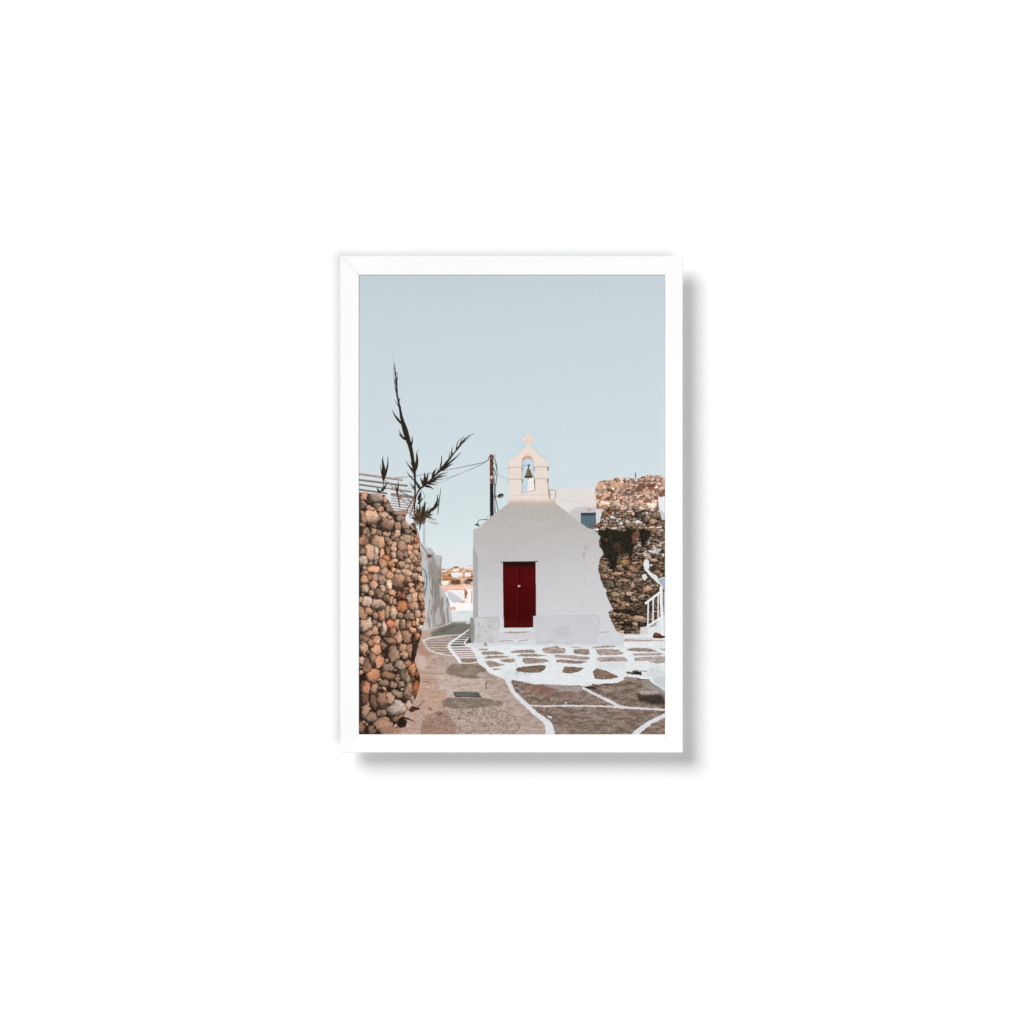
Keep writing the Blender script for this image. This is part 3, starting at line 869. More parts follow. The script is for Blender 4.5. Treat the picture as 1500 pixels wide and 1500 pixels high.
stroke([(772.2, 706), (771.8, 716)], .6, (170, 180, 196), alpha=.8)
stroke([(765.5, 713.5), (771, 713.7)], .5, (178, 196, 214))
stroke([(767, 723.2), (772, 720.4), (778, 719.4), (783.4, 718.4)], .8, (190, 150, 126))
poly([(764.6, 723.6), (770, 721.4), (777, 720), (783.6, 718.6), (784, 724.5), (764.6, 725)], (234, 220, 212), p_tower)
stroke([(764.7, 690), (764.7, 723.4)], .7, (184, 140, 116))
stroke([(783.1, 702.5), (783.3, 717)], 1.2, (150, 92, 66))
stroke([(780, 698), (783, 702), (782, 707)], 1.0, (150, 106, 82))
for y in (684.4, 701.8):
    stroke([(744.4, y + .2), (765, y)], 1.0, (198, 158, 136))
    stroke([(783, y - .6), (803.4, y - .6)], 1.0, (198, 158, 136))
    poly([(763.8, y), (766.2, y + .3), (765.8, y + 5), (764.2, y + 5.5)], (176, 124, 98))
    poly([(801.6, y - .6), (803.9, y - .6), (803, y + 5.2), (801.8, y + 5.4)], (128, 98, 90))
    poly([(744, y), (745.8, y + .4), (746, y + 5.6), (745, y + 5)], (212, 182, 166))
poly([(781.2, 684), (783.4, 684), (783.2, 690), (782, 690.4)], (176, 130, 106))
stroke([(746.4, 725.6), (803.2, 724.6)], .8, (214, 188, 174))
stroke([(803, 707), (803.3, 722), (805.4, 732)], 1.2, (186, 150, 132))
# bell
stroke([(764.6, 681.6), (769, 681.5)], 1.0, (112, 114, 120), p_bell)
stroke([(774.2, 682), (774, 688)], 1.6, (70, 60, 60), p_bell)
poly([(772.6, 680.4), (777, 680.6), (776, 682.8), (772.2, 682.6)], (112, 74, 72), p_bell, wob=.3)
stroke([(776, 690), (779, 694), (781.4, 698)], .6, (120, 90, 90), p_bell)
poly([(773, 686.6), (775.4, 686.6), (777, 688.6), (777.6, 693.6), (779, 696.6), (780.3, 698.3), (779, 699.7), (769, 699.9), (767.8, 698.6), (769.6, 696), (770.8, 692), (771.4, 688.4)], (126, 102, 76), p_bell)
poly([(771.2, 690), (773, 688), (773, 696), (770.2, 696)], (152, 126, 96), soft=.3, alpha=.8)
poly([(775.4, 688), (777, 689), (777.6, 694), (779.6, 698), (776.5, 697)], (78, 62, 48), soft=.3, alpha=.8)
poly([(768, 698), (772, 697.6), (776, 697.6), (780.2, 697.8), (779, 699.9), (769, 700)], (50, 42, 34))
stroke([(773.8, 699.5), (774, 702)], .9, (110, 100, 92), p_bell)
# cross
CR = (240, 217, 203)
for cx, cy, rx, ry in ((774, 637.6, 3.1, 3.3), (767.8, 643.8, 3.7, 3.3), (780.4, 643.8, 3.6, 3.3), (774, 643.6, 3.9, 3.9)):
    ellipse(cx, cy, rx, ry, 0, CR, p_cross)
poly([(771.9, 645), (776.3, 645), (776.6, 655), (771.6, 655)], CR, p_cross)
for x, y in ((770.6, 645.5), (775.6, 640.2), (777.2, 645.6), (774, 651), (773.4, 644.6), (777.4, 647)):
    ellipse(x, y, .7, .7, 0, (206, 160, 132))
stroke([(771.3, 636), (774, 634.5), (776.8, 636)], .5, (216, 180, 158), alpha=.7)
stroke([(765, 646), (768, 647), (771, 647)], .6, (224, 186, 162), alpha=.8)
stroke([(777, 647), (780, 647), (783, 645)], .6, (214, 176, 152), alpha=.8)

# ---- street ----------------------------------------------------------------------
BELOW = [(526, 912), (620, 924), (640, 919.5), (655, 915.5), (662, 911.5), (691, 910.5), (689, 930), (686, 943), (700, 942), (720, 941.5), (728, 940.5), (786, 942.5), (873, 943), (914, 946), (914.5, 936),
         (974.5, 938), (974.5, 1077), (526, 1077)]
poly(BELOW, (183, 163, 153), p_street, tex=.10, ts=(12, 6), seed=101)
sl = window(526, 905, 975, 1077)
X2, Y2 = grid(sl)
ms = (PID[sl] == p_street).astype(np.float32)
lay(sl, ms * np.clip(1 - (X2 - 600) / 60, 0, 1) * .5, (192, 152, 130))
lay(sl, ms * np.clip((X2 - 700) / 90, 0, 1) * np.clip((Y2 - 985) / 30, 0, 1) * .5, (164, 148, 140))
fine = fbm(X2, Y2, 1.3, .9, 2, 103) - .5
lay(sl, ms * np.clip(fine * 3, 0, 1) * .30, (222, 202, 190))
lay(sl, ms * np.clip(-fine * 3, 0, 1) * .24, (128, 104, 94))
br = fbm(X2, Y2, 16, 3, 3, 105) - .5
lay(sl, ms * np.clip(br * 3.4, 0, 1) * .35, (206, 182, 172))
lay(sl, ms * np.clip(-br * 3.4, 0, 1) * .26, (154, 126, 112))
# alley in shade
poly([(630, 927), (645, 919), (656, 915), (663, 912), (690, 911), (690, 925), (687, 934), (670, 932), (650, 931), (634, 934)], (112, 110, 103), soft=1.6, alpha=.9)
poly([(638, 926), (650, 919), (663, 915), (672, 915), (660, 922), (648, 928)], (96, 94, 84), soft=1.4, alpha=.6)
stroke([(662, 911.5), (676, 912.2), (690, 911)], 1.6, (150, 154, 150))
stroke([(663, 914), (678, 914.4), (686, 913.6)], 1.1, (122, 126, 122))
poly([(682, 911.5), (688, 909), (688, 914), (683, 914)], (206, 208, 208))
# the far strips of the stepped lane
poly([(622, 940), (631, 936), (650, 933), (668, 931), (682, 930), (686, 938), (678, 950), (672, 966), (660, 961), (640, 957), (627, 951)], (158, 134, 124), soft=.8)
poly([(664, 934), (676, 930), (686, 929), (686, 940), (681, 944), (686, 950), (664, 950), (660, 944)], (98, 96, 92), soft=1.2, alpha=.9)
poly([(662, 950), (688, 948), (698, 964), (699, 970), (676, 971), (668, 962)], (142, 120, 108), soft=.8)
SL = (214, 206, 204)
for y, x0, x1, w in ((934.6, 634, 670, .7), (937.8, 628, 665, .8), (941.6, 623, 660, .9), (945.2, 623.5, 658, .9), (948.8, 626, 659, .9), (952.4, 629, 662, .9), (956, 637, 666, .8)):
    stroke([(x0, y + .3), ((x0 + x1) / 2, y - .2), (x1, y)], w, SL, p_line, wob=.25, ws=3)
for y, x0, x1, w in ((933.2, 672, 686, .8), (936.8, 668, 685, 1.1), (940, 664, 682, .9), (943.2, 661, 681, 1.1), (947.6, 660, 690, 1.6), (951.2, 661, 692, 1.7), (954.6, 664, 694, 1.7),
                     (957.8, 667, 697, 1.6), (960.8, 669, 699, 1.6), (963.6, 671, 700, 1.6)):
    stroke([(x0, y + .2), ((x0 + x1) / 2, y - .2), (x1, y)], w, (226, 228, 230), p_line, wob=.3, ws=3)
WL = (228, 231, 235)
stroke([(619, 939), (631, 934.6), (650, 931.6), (668, 930.2), (686, 929.4)], [1.9, 1.6, 1.3, 1.0, .7], (222, 222, 222), p_line)
stroke([(619, 938.5), (622.5, 945), (627, 951), (636, 955.8), (650, 958.6), (667, 961)], [3.6, 4.2, 3.4, 2.4, 1.4, 1.2], (226, 224, 224), p_line, wob=.4)
stroke([(687, 922.5), (679, 928), (672, 933), (662, 940), (657.4, 946), (660, 951.5), (665, 958), (671, 965.5), (674, 970)], [1.6, 2, 2.6, 3.2, 4.2, 4.4, 4.6, 4.8, 5], WL, p_line, wob=.3)
stroke([(674, 971.4), (688, 971.6), (702, 969)], [1.6, 1.5, 1.6], WL, p_line)
stroke([(685.5, 934.5), (680.6, 942), (685, 947)], [.9, 2.2, 2.6], WL, p_line)
poly([(685, 940), (688, 932), (690, 940), (688, 946), (686, 945)], (66, 70, 60), wob=.8, ws=1.5)

# ---- white painted paving ---------------------------------------------------------
PAV = [(684, 944), (688, 942), (697, 942.4), (715, 942), (728, 941), (786, 943), (872, 943.4), (914, 946), (914, 940), (974.5, 939), (974.5, 1012), (971, 1009), (956, 1000.5), (951, 996.5), (930, 999),
       (914, 996), (904, 1000), (882, 1002), (869, 1003), (858, 1006), (848, 1003.5), (830, 1004.3), (800, 1002.4), (782, 1002.8), (763, 998), (748, 995.4), (738, 994.4), (725, 989.6), (715, 984.6), (707, 977.6),
       (700, 970.4), (699, 965.4), (694, 956), (689, 947.6)]
poly(PAV, (226, 230, 233), p_paving, wob=1.1, ws=3, tex=.05, ts=(5, 2), seed=111)
poly([(688, 943), (728, 941.6), (786, 943.4), (874, 944), (914, 946), (914, 949), (860, 947.5), (800, 946.5), (740, 944.5), (700, 949), (690, 948)], (209, 211, 216), soft=.8, alpha=.8)
for x, y, rx, ry in ((711.2, 944, 2.6, 2.4), (760, 986, 20, 5), (895, 975, 25, 4), (960, 985, 14, 8)):
    ellipse(x, y, rx, ry, 0, (196, 200, 204) if rx > 3 else (128, 124, 122), soft=.8 if rx < 3 else 3, alpha=.45 if rx > 3 else .8)
Z7, Z74, Z84 = (620, 850), (740, 940), (840, 940)
SLABS = [z(Z7, [(805, 1010), (850, 1000), (940, 1005), (970, 1020), (920, 1030), (830, 1025)]),
         z(Z7, [(845, 1065), (880, 1045), (1060, 1040), (1150, 1060), (1195, 1078), (1080, 1090), (870, 1095)]),
         z(Z7, [(888, 1135), (930, 1110), (1130, 1105), (1270, 1115), (1230, 1135), (1050, 1145), (910, 1152)]),
         z(Z7, [(898, 1190), (960, 1178), (1020, 1185), (1120, 1220), (1200, 1240), (1120, 1262), (970, 1277), (930, 1230)]),
         z(Z7, [(1115, 1165), (1230, 1150), (1330, 1148), (1342, 1190), (1280, 1207), (1180, 1200)]),
         z(Z7, [(1000, 1302), (1060, 1290), (1160, 1303), (1080, 1317)]),
         z(Z74, [(70, 150), (150, 125), (400, 115), (440, 140), (430, 168), (300, 162), (120, 168)]),
         z(Z74, [(165, 207), (240, 180), (450, 180), (612, 208), (480, 218), (200, 217)]),
         z(Z74, [(250, 240), (420, 238), (600, 258), (650, 290), (560, 307), (300, 327), (255, 290)]),
         z(Z74, [(530, 120), (560, 90), (700, 75), (750, 58), (800, 85), (880, 95), (882, 167), (700, 180), (590, 167)]),
         z(Z74, [(935, 86), (1050, 78), (1140, 97), (1030, 92)]),
         z(Z74, [(1000, 112), (1220, 108), (1247, 182), (1190, 192), (1000, 177)]),
         z(Z84, [(328, 115), (420, 106), (600, 108), (680, 123), (745, 182), (640, 190), (560, 198), (380, 198), (340, 160)]),
         z(Z84, [(250, 97), (330, 75), (450, 58), (640, 65), (560, 80), (330, 97)]),
         z(Z74, [(718, 205), (760, 190), (1000, 203), (1242, 230), (1232, 257), (1150, 267), (740, 232)]),
         z(Z74, [(743, 265), (850, 260), (1210, 290), (1150, 312), (1050, 327), (758, 302)]),
         z(Z84, [(340, 240), (400, 223), (740, 223), (780, 250), (805, 292), (640, 287), (400, 297), (345, 265)]),
         z(Z84, [(775, 115), (850, 90), (1050, 93), (1150, 108), (1245, 152), (1100, 152), (830, 137)]),
         z(Z84, [(852, 180), (960, 173), (1260, 163), (1325, 185), (1240, 202), (900, 203)]),
         z(Z84, [(878, 235), (1060, 220), (1345, 213), (1345, 260), (1000, 287), (910, 287)]),
         z(Z84, [(1090, 292), (1200, 273), (1345, 263), (1345, 312), (1220, 322), (1130, 307)]),
         z(Z84, [(1240, 103), (1345, 103), (1345, 132)]),
         z(Z74, [(150, 412), (200, 375), (420, 353), (600, 353), (572, 412), (500, 457), (300, 452), (180, 437)]),
         z(Z74, [(828, 452), (870, 363), (1000, 370), (1152, 385), (1100, 432), (960, 467)]),
         z(Z84, [(283, 440), (340, 388), (480, 425), (640, 500), (657, 522), (560, 547), (420, 557), (310, 542)])]
rs = np.random.RandomState(21)
for k, s in enumerate(SLABS):
    c = np.array([(158, 140, 130), (152, 134, 122), (166, 150, 142), (148, 130, 118)][rs.randint(4)], float)
    if k in (22, 23, 24):
        c = np.array((128, 106, 92.))
    if k in (16, 18, 19, 20):
        c = np.array((172, 158, 152.))
    poly(s, c, p_paving, wob=.8, ws=2.2, tex=.32, ts=(4, 1.3), seed=120 + k)
    S = np.array(s)
    lo = sorted(s, key=lambda q: q[1])[-2:]
stroke(z(Z74, [(185, 385), (300, 375), (420, 357), (520, 350), (590, 360)]), .9, (62, 54, 46), wob=.4, alpha=.9)
stroke(z(Z74, [(590, 360), (572, 405), (540, 420)]), .9, (52, 46, 40), wob=.4)
stroke(z(Z74, [(150, 315), (165, 378)]), .5, (84, 78, 72))
stroke(z(Z74, [(150, 445), (200, 470)]), .6, (120, 116, 110), wob=.3)
for pts, c in ((z(Z84, [(765, 440), (850, 448), (900, 425), (995, 440), (1005, 492), (900, 487), (800, 468)]), (66, 62, 52)),
               (z(Z84, [(730, 535), (780, 508), (880, 525), (1000, 545), (1110, 560), (980, 590), (760, 585)]), (150, 132, 120))):
    poly(pts, c, wob=1.2, ws=2, tex=.4, ts=(2, 1.2))
stroke(z(Z84, [(860, 440), (920, 425), (1080, 435)]), .8, (58, 52, 44), wob=.5)
stroke(z(Z84, [(920, 530), (1000, 555), (1110, 560)]), 1.1, (46, 40, 34), wob=.4)
ellipse(934, 986, 4, 1.7, 0, (36, 33, 28))
for k in range(60):
    x, y = rs.uniform(905, 973), rs.uniform(972, 998)
    ellipse(x, y, rs.uniform(.3, .8), rs.uniform(.3, .6), 0, [(140, 140, 138), (96, 96, 92), (186, 188, 190)][k % 3], alpha=.6)
poly(z(Z84, [(1150, 540), (1345, 500), (1345, 720), (1230, 640)]), (192, 198, 203), p_paving, soft=1.2, alpha=.8)

# ---- big brown slabs in the foreground, right ---------------------------------------
FG = [(749, 996), (763, 998.4), (782, 1003.2), (800, 1002.8), (830, 1004.6), (848, 1004), (858, 1006), (869, 1003), (882, 1002.4), (904, 1000.4), (914, 996.4), (930, 999.4), (951, 997), (957, 1001), (974.5, 1013),
      (974.5, 1077), (806, 1077), (802, 1060), (796, 1052), (783, 1044), (770, 1032), (756, 1019), (750, 1008)]
poly(FG, (134, 115, 104), p_street, wob=.8, ws=3, tex=.30, ts=(12, 3), seed=131)
sl = window(740, 990, 975, 1077)
X2, Y2 = grid(sl)
mf = inside(X2, Y2, FG).astype(np.float32)
n1 = fbm(X2, Y2, 9, 2.4, 4, 135) - .5
lay(sl, mf * np.clip(n1 * 4.5, 0, 1) * .5, (178, 162, 155))
lay(sl, mf * np.clip(-n1 * 4, 0, 1) * .40, (74, 58, 48))
n2 = fbm(X2, Y2, 1.2, .9, 2, 137) - .5
lay(sl, mf * np.clip(n2 * 4, 0, 1) * .22, (196, 180, 170))
lay(sl, mf * np.clip(-n2 * 4, 0, 1) * .35, (62, 48, 40))
poly(z(Z74, [(280, 600), (420, 640), (600, 650), (740, 730), (640, 790), (430, 760), (300, 700)]), (132, 92, 78), soft=2.5, alpha=.55)
poly(z(Z74, [(540, 625), (800, 640), (1080, 650), (1190, 690), (1060, 740), (860, 720), (700, 690)]), (176, 164, 164), wob=1.2, ws=4, soft=.8, alpha=.7, tex=.15, ts=(4, 1.5))
poly(z(Z84, [(960, 600), (1150, 610), (1345, 720), (1345, 780), (1100, 690)]), (152, 152, 148), soft=1, alpha=.8, tex=.1, ts=(3, 2))
poly(z(Z84, [(960, 750), (1000, 715), (1230, 720), (1260, 770), (1000, 775)]), (182, 168, 162), wob=.8, ws=3, soft=.4, alpha=.85)
poly(z(Z84, [(900, 750), (1000, 785), (1270, 775), (1345, 850), (1345, 915), (1130, 915), (960, 870)]), (56, 50, 42), wob=2, ws=4, soft=1.7, alpha=.92, tex=.3, ts=(5, 1.5))
poly(z(Z84, [(170, 655), (290, 660), (360, 690), (260, 690), (190, 685)]), (58, 46, 38), wob=.7, ws=2)
stroke(z(Z84, [(280, 620), (360, 655), (420, 630), (500, 620), (590, 630)]), 1.3, (56, 44, 36), wob=.8, ws=2)
stroke(z(Z84, [(580, 725), (720, 720)]), .8, (84, 66, 56), wob=.4)
for k in range(70):
    x, y = rs.uniform(760, 973), rs.uniform(1010, 1075)
    sl1 = window(x - .1, y - .1, x + .5, y + .5)
    if inside(np.array([x]), np.array([y]), FG)[0]:
        ellipse(x, y, rs.uniform(.3, .9), rs.uniform(.25, .6), rs.uniform(-20, 20), [(226, 212, 202), (70, 58, 50)][k % 3 > 0], alpha=.85)
ellipse(829, 1029.6, 2.2, 1.0, 0, (222, 204, 188))
poly(z(Z74, [(610, 1085), (680, 1095), (690, 1120), (640, 1110)]), (226, 226, 224), wob=.3)
poly(z(Z74, [(700, 1270), (780, 1250), (860, 1300), (880, 1345), (730, 1345)]), (150, 132, 124), soft=1.5, alpha=.7)

# ---- white lines on the street --------------------------------------------------------
stroke([(742, 990), (744.5, 998), (748.5, 1008), (756, 1018.5), (770, 1031.5), (783, 1044), (795, 1053), (802.5, 1061), (805.5, 1070), (806.5, 1080)],
       [7, 6.6, 6.2, 6, 6, 6.2, 7.5, 10, 12, 13], (220, 222, 227), p_line, wob=1.0, ws=4, tex=.06)
stroke([(778, 1033.6), (800, 1034.4), (830, 1034), (870, 1034.4), (900, 1035.3), (920, 1036.6), (945, 1038.2), (976, 1040)], [2.2, 2.4, 2.6, 2.3, 2.5, 3.4, 2.9, 2.8], (216, 213, 215), p_line, wob=.8, ws=4, tex=.06)
stroke([(854, 1008), (868, 1015), (885, 1023.5), (900, 1031), (908, 1035.4), (918, 1036.8)], [3.6, 4, 4.2, 4.4, 5, 3.6], (214, 213, 216), p_line, wob=.8, ws=4, tex=.06)
stroke([(977, 1046), (962, 1053.5), (950, 1060), (940, 1067.5), (928, 1078)], [5.4, 5.8, 6.4, 7.6, 8.6], (218, 221, 225), p_line, wob=.9, ws=4, tex=.05)
stroke([(956.5, 1000.4), (966, 1006), (974.5, 1011.4)], [1.4, 2.0, 2.2], (222, 226, 230), p_line)
ellipse(954.8, 1060, .8, .6, 0, (90, 90, 90))
stroke([(738, 991), (748, 997)], 4, (218, 219, 224), alpha=.7)

# ---- concrete patches, grate, left half of the street ------------------------------------
Z6 = (620, 940)
poly(z(Z6, [(330, 430), (400, 350), (500, 322), (740, 325), (860, 365), (945, 437), (840, 455), (770, 480), (840, 525), (740, 545), (560, 530), (440, 495), (340, 470)]), (128, 110, 98), wob=1.6, ws=5, tex=.16, ts=(4, 3), soft=.8, alpha=.88)
poly(z(Z6, [(420, 470), (640, 430), (760, 400), (760, 470), (640, 500), (500, 500)]), (146, 128, 114), soft=1.6, alpha=.6)
poly(z(Z6, [(200, 490), (380, 500), (480, 520), (700, 555), (880, 540), (930, 620), (900, 700), (560, 700), (350, 690), (230, 670)]), (200, 178, 168), wob=1, ws=4, tex=.12, ts=(3, 1.6), soft=.4, alpha=.85)
stroke(z(Z6, [(420, 650), (600, 640), (740, 630), (900, 628)]), .7, (140, 112, 100), wob=.5, alpha=.8)
stroke(z(Z6, [(900, 628), (930, 600), (915, 655), (930, 690)]), 1.1, (84, 66, 58), wob=.3)
stroke(z(Z6, [(220, 680), (330, 705), (480, 722), (640, 710), (880, 705)]), 2.2, (206, 192, 184), wob=.5, alpha=.8)
poly(z(Z6, [(340, 745), (450, 735), (480, 815), (330, 820)]), (200, 182, 172), soft=.3, tex=.08)
poly(z(Z6, [(815, 745), (900, 760), (1045, 835), (940, 850), (860, 815)]), (196, 178, 170), soft=.4, tex=.08)
poly(z(Z6, [(270, 870), (360, 822), (860, 818), (1040, 850), (1165, 885), (1160, 935), (900, 955), (780, 965), (470, 978), (290, 962)]), (122, 108, 97), wob=1.2, ws=5, tex=.10, ts=(7, 2), seed=141, soft=.8, alpha=.88)
stroke(z(Z6, [(430, 975), (600, 975), (720, 970), (900, 960)]), .9, (66, 56, 50), wob=.4, alpha=.8)
poly(z(Z6, [(440, 735), (520, 730), (810, 742), (852, 812), (640, 805), (470, 806)]), (92, 93, 90), p_grate)
for k in range(14):
    x = 465 + k * 25
    stroke(z(Z6, [(x, 742), (x + 28, 800)]), 1.0 if k > 1 else .8, (118, 122, 118) if k < 11 else (96, 88, 88), alpha=.85 if k < 10 else .5)
stroke(z(Z6, [(442, 735), (472, 806)]), .8, (34, 34, 36))
stroke(z(Z6, [(470, 806), (640, 804), (850, 813)]), 1.0, (48, 48, 48))
AG = z(Z6, [(350, 990), (560, 985), (780, 970), (960, 950), (1120, 955), (1200, 1030), (1330, 1080), (1400, 1200), (1390, 1280), (1340, 1370), (480, 1370), (490, 1270), (440, 1180), (370, 1080)])
poly(AG, (172, 152, 140), wob=1, ws=4, tex=.08, ts=(8, 5), soft=.4)
sl = window(650, 1030, 765, 1077)
X2, Y2 = grid(sl)
ma = blur(inside(X2, Y2, AG).astype(np.float32), .5)
n3 = fbm(X2, Y2, 1.5, 1.1, 2, 145) - .5
lay(sl, ma * np.clip(n3 * 6 - .4, 0, 1) * .6, (214, 199, 189))
lay(sl, ma * np.clip(-n3 * 6 - .4, 0, 1) * .65, (120, 95, 83))
stroke(z(Z6, [(1180, 1020), (1290, 1080), (1340, 1120), (1390, 1190), (1410, 1250), (1370, 1310)]), .8, (96, 78, 68), wob=.6, ws=2, alpha=.8)
stroke(z(Z6, [(640, 1040), (700, 1030)]), 1.2, (90, 70, 58), wob=.4)
for k in range(140):
    x, y = rs.uniform(656, 756), rs.uniform(1040, 1076)
    ellipse(x, y, rs.uniform(.3, .8), rs.uniform(.3, .6), 0, [(228, 216, 206), (92, 70, 58), (190, 170, 150)][k % 3], alpha=.75)
sl = window(590, 935, 800, 1077)                            # worn, mottled concrete
X2, Y2 = grid(sl)
mm = (PID[sl] == p_street).astype(np.float32)
n5 = fbm(X2, Y2, 6, 2.6, 4, 147) - .5
lay(sl, mm * np.clip(n5 * 4, 0, 1) * .34, (205, 190, 182))
lay(sl, mm * np.clip(-n5 * 4, 0, 1) * .30, (134, 108, 94))
# reddish dirt at the foot of the stone wall
poly(z(Z6, [(-40, 480), (60, 480), (190, 600), (220, 720), (330, 740), (330, 840), (270, 960), (120, 1010), (-100, 900)]), (196, 152, 126), soft=2.5, alpha=.42, tex=.2, ts=(5, 2))
poly(z(Z6, [(0, 1100), (200, 1020), (330, 1010), (430, 1160), (490, 1270), (480, 1370), (-50, 1370)]), (150, 118, 102), wob=1.5, ws=5, soft=1.2, alpha=.75, tex=.3, ts=(2.2, 1.6))
poly(z(Z6, [(-300, 900), (0, 880), (160, 1000), (0, 1100), (-250, 1160)]), (186, 156, 142), soft=3, alpha=.5)
for k in range(60):
    x, y = rs.uniform(600, 668), rs.uniform(985, 1076)
    ellipse(x, y, rs.uniform(.4, 1.3), rs.uniform(.3, .7), rs.uniform(-20, 30), [(120, 84, 66), (224, 204, 190), (98, 70, 56)][k % 3], alpha=.65)
stroke(z(Z6, [(0, 585), (60, 590), (110, 612)]), .9, (92, 66, 52), wob=.3)
stroke(z(Z6, [(70, 470), (300, 470), (340, 465)]), .9, (150, 122, 108), wob=.4, alpha=.8)
for x, y in ((626, 1006.6), (630, 1034), (621, 1053.4)):
    ellipse(x, y, 1.2, .8, 0, (238, 222, 208))
poly(z(Z6, [(60, 990), (100, 940), (120, 985), (170, 1010), (110, 1010)]), (150, 96, 66), soft=.5, alpha=.7)
ellipse(644.5, 1046, 4, 2.4, -20, (98, 74, 62), soft=.9, alpha=.7)
poly([(611, 962), (618, 957), (624, 960), (625, 975), (618, 982), (611, 978)], (206, 184, 174), soft=1.8, alpha=.8)
poly([(616, 935), (621, 941), (628, 953), (640, 958), (626, 962), (614, 960), (612, 950)], (172, 132, 112), soft=1.2, alpha=.7)

# ---- plaster wall, pergola behind the stone wall -----------------------------------------
PW = [(606, 770), (612, 780), (613, 787), (616, 794), (620, 800), (626, 802), (632, 803), (634.4, 808), (640, 812.8), (645.6, 813.2), (647.2, 815.4), (646, 828), (645.6, 846), (646, 860), (651.2, 868), (656, 876),
      (658.4, 884), (660.4, 892), (661.4, 902), (662.6, 912), (655, 915.6), (640, 919.6), (625, 922.6), (612, 926), (606, 900)]
poly(PW, (190, 192, 191), p_plaster, wob=.3, ws=4, tex=.04, ts=(5, 12), seed=151)
sl = window(606, 770, 665, 928)
X2, Y2 = grid(sl)
mp = inside(X2, Y2, PW).astype(np.float32)
st = fbm(X2, Y2, 5, 22, 4, 155)
core = np.clip(1.15 - np.abs(X2 - (637 + (Y2 - 830) * .06)) / 11, 0, 1) * np.clip((Y2 - 806) / 34, 0, 1)
lay(sl, mp * np.clip(core * 1.9 + (st - .55) * 3.0 * (core > 0), 0, 1) * .95, (147, 139, 132))
lay(sl, mp * np.clip((fbm(X2, Y2, 1.6, 12, 3, 159) - .5) * 5, 0, 1) * .35, (186, 183, 180))
lay(sl, mp * np.clip((fbm(X2, Y2, 2.2, 14, 3, 163) - .56) * 8, 0, 1) * .55 * np.clip((Y2 - 820) / 30, 0, 1), (112, 106, 101))
poly([(643, 852), (648, 864), (653, 878), (656, 892), (660, 905), (655, 908), (650, 890), (645, 874)], (196, 198, 198), soft=1.2, alpha=.75)
poly([(637, 905), (639, 893), (643, 888), (645, 900), (648, 912), (638, 917)], (188, 186, 184), wob=1.2, ws=2.5, soft=.5, alpha=.75)
poly([(646.5, 876), (649, 873), (650, 885), (648, 893), (645.5, 890)], (136, 128, 122), wob=.7, soft=.5, alpha=.9)
poly([(654, 893), (656, 888), (658, 912), (655.5, 913)], (126, 122, 118), soft=.5, alpha=.8)
stroke([(646.8, 816), (645.8, 830), (645.4, 846), (645.4, 858)], 1.2, (128, 122, 116), alpha=.7)
poly([(620, 884), (626, 868), (628, 880), (626, 905), (624, 922), (617, 924)], (206, 200, 196), soft=1.4, alpha=.7)
stroke([(624, 922), (640, 918.6), (655, 915)], 1.4, (200, 196, 192), alpha=.6, wob=.5)
stroke([(619, 832.6), (622.4, 837), (624.4, 844), (625, 853), (624, 862), (622, 870)], 1.3, (74, 112, 128))
ellipse(621, 855.5, .9, 4, 6, (74, 56, 52))
stroke([(612, 787), (615, 794), (619, 801), (626, 811)], 1.0, (112, 88, 78), p_reed)
for a in range(0, 360, 45):
    d = math.radians(a + 12)
    spear((629, 814.5), (629 + 5.4 * math.cos(d), 814.5 + 4.2 * math.sin(d)), 1.8, (88, 68, 62), p_reed, .08)
ellipse(628.6, 813.6, 2.3, 1.6, 0, (122, 92, 82), p_reed)
stroke([(630.6, 819), (631, 826), (632.4, 836)], .6, (140, 136, 132))
# pergola
poly([(526, 691), (560, 697), (589, 703), (606, 727), (608, 760), (590, 772), (570, 750), (526, 724)], (222, 230, 233), None, alpha=.35)
poly([(572, 720), (608, 728), (608, 772), (596, 772), (572, 752)], (232, 233, 236), p_pergola)
for k in range(9):
    y = 722 + k * 3.6
    stroke([(570, y), (608, y + 5.0)], 1.5, (160, 158, 160), p_pergola)
    stroke([(570, y + .8), (608, y + 5.8)], .5, (112, 108, 108), p_pergola)
for y0, x1, y1, c, w in ((693.8, 589, 702.8, (180, 156, 144), 3.2), (702.4, 596, 711.4, (132, 124, 118), 3.0), (709.2, 602, 720, (142, 136, 132), 2.8), (716.6, 606, 728, (128, 120, 116), 2.8)):
    stroke([(524, y0), (x1, y1)], w, c, p_pergola, tex=.18, ts=(5, 1.5))
    stroke([(524, y0 + w * .42), (x1, y1 + w * .42)], .7, (88, 76, 70), p_pergola)
    stroke([(524, y0 - w * .45), (x1, y1 - w * .45)], .5, (206, 192, 184), p_pergola)
stroke([(586, 720), (608, 730.5)], 1.4, (104, 92, 86), p_pergola)
stroke([(564, 704), (578, 716), (590, 732), (600, 742)], 2.4, (178, 160, 150), p_pergola)
poly([(566, 716), (572, 717), (573, 736), (569, 732)], (220, 222, 224), p_pergola)
poly([(594, 754), (604, 750), (610, 760), (606, 772), (594, 766)], (226, 228, 231), p_pergola)
stroke([(621.6, 768), (621.6, 785), (621.2, 801)], [3.4, 3.2, 3.2], (192, 197, 199), p_pergola)
stroke([(620.3, 770), (620, 800)], .6, (160, 166, 170))
stroke([(622, 762), (630, 763.6), (641.6, 766.6)], [2.6, 3, 2.8], (206, 204, 202), p_pergola)
stroke([(630, 765.4), (641.4, 768)], .7, (140, 116, 98))
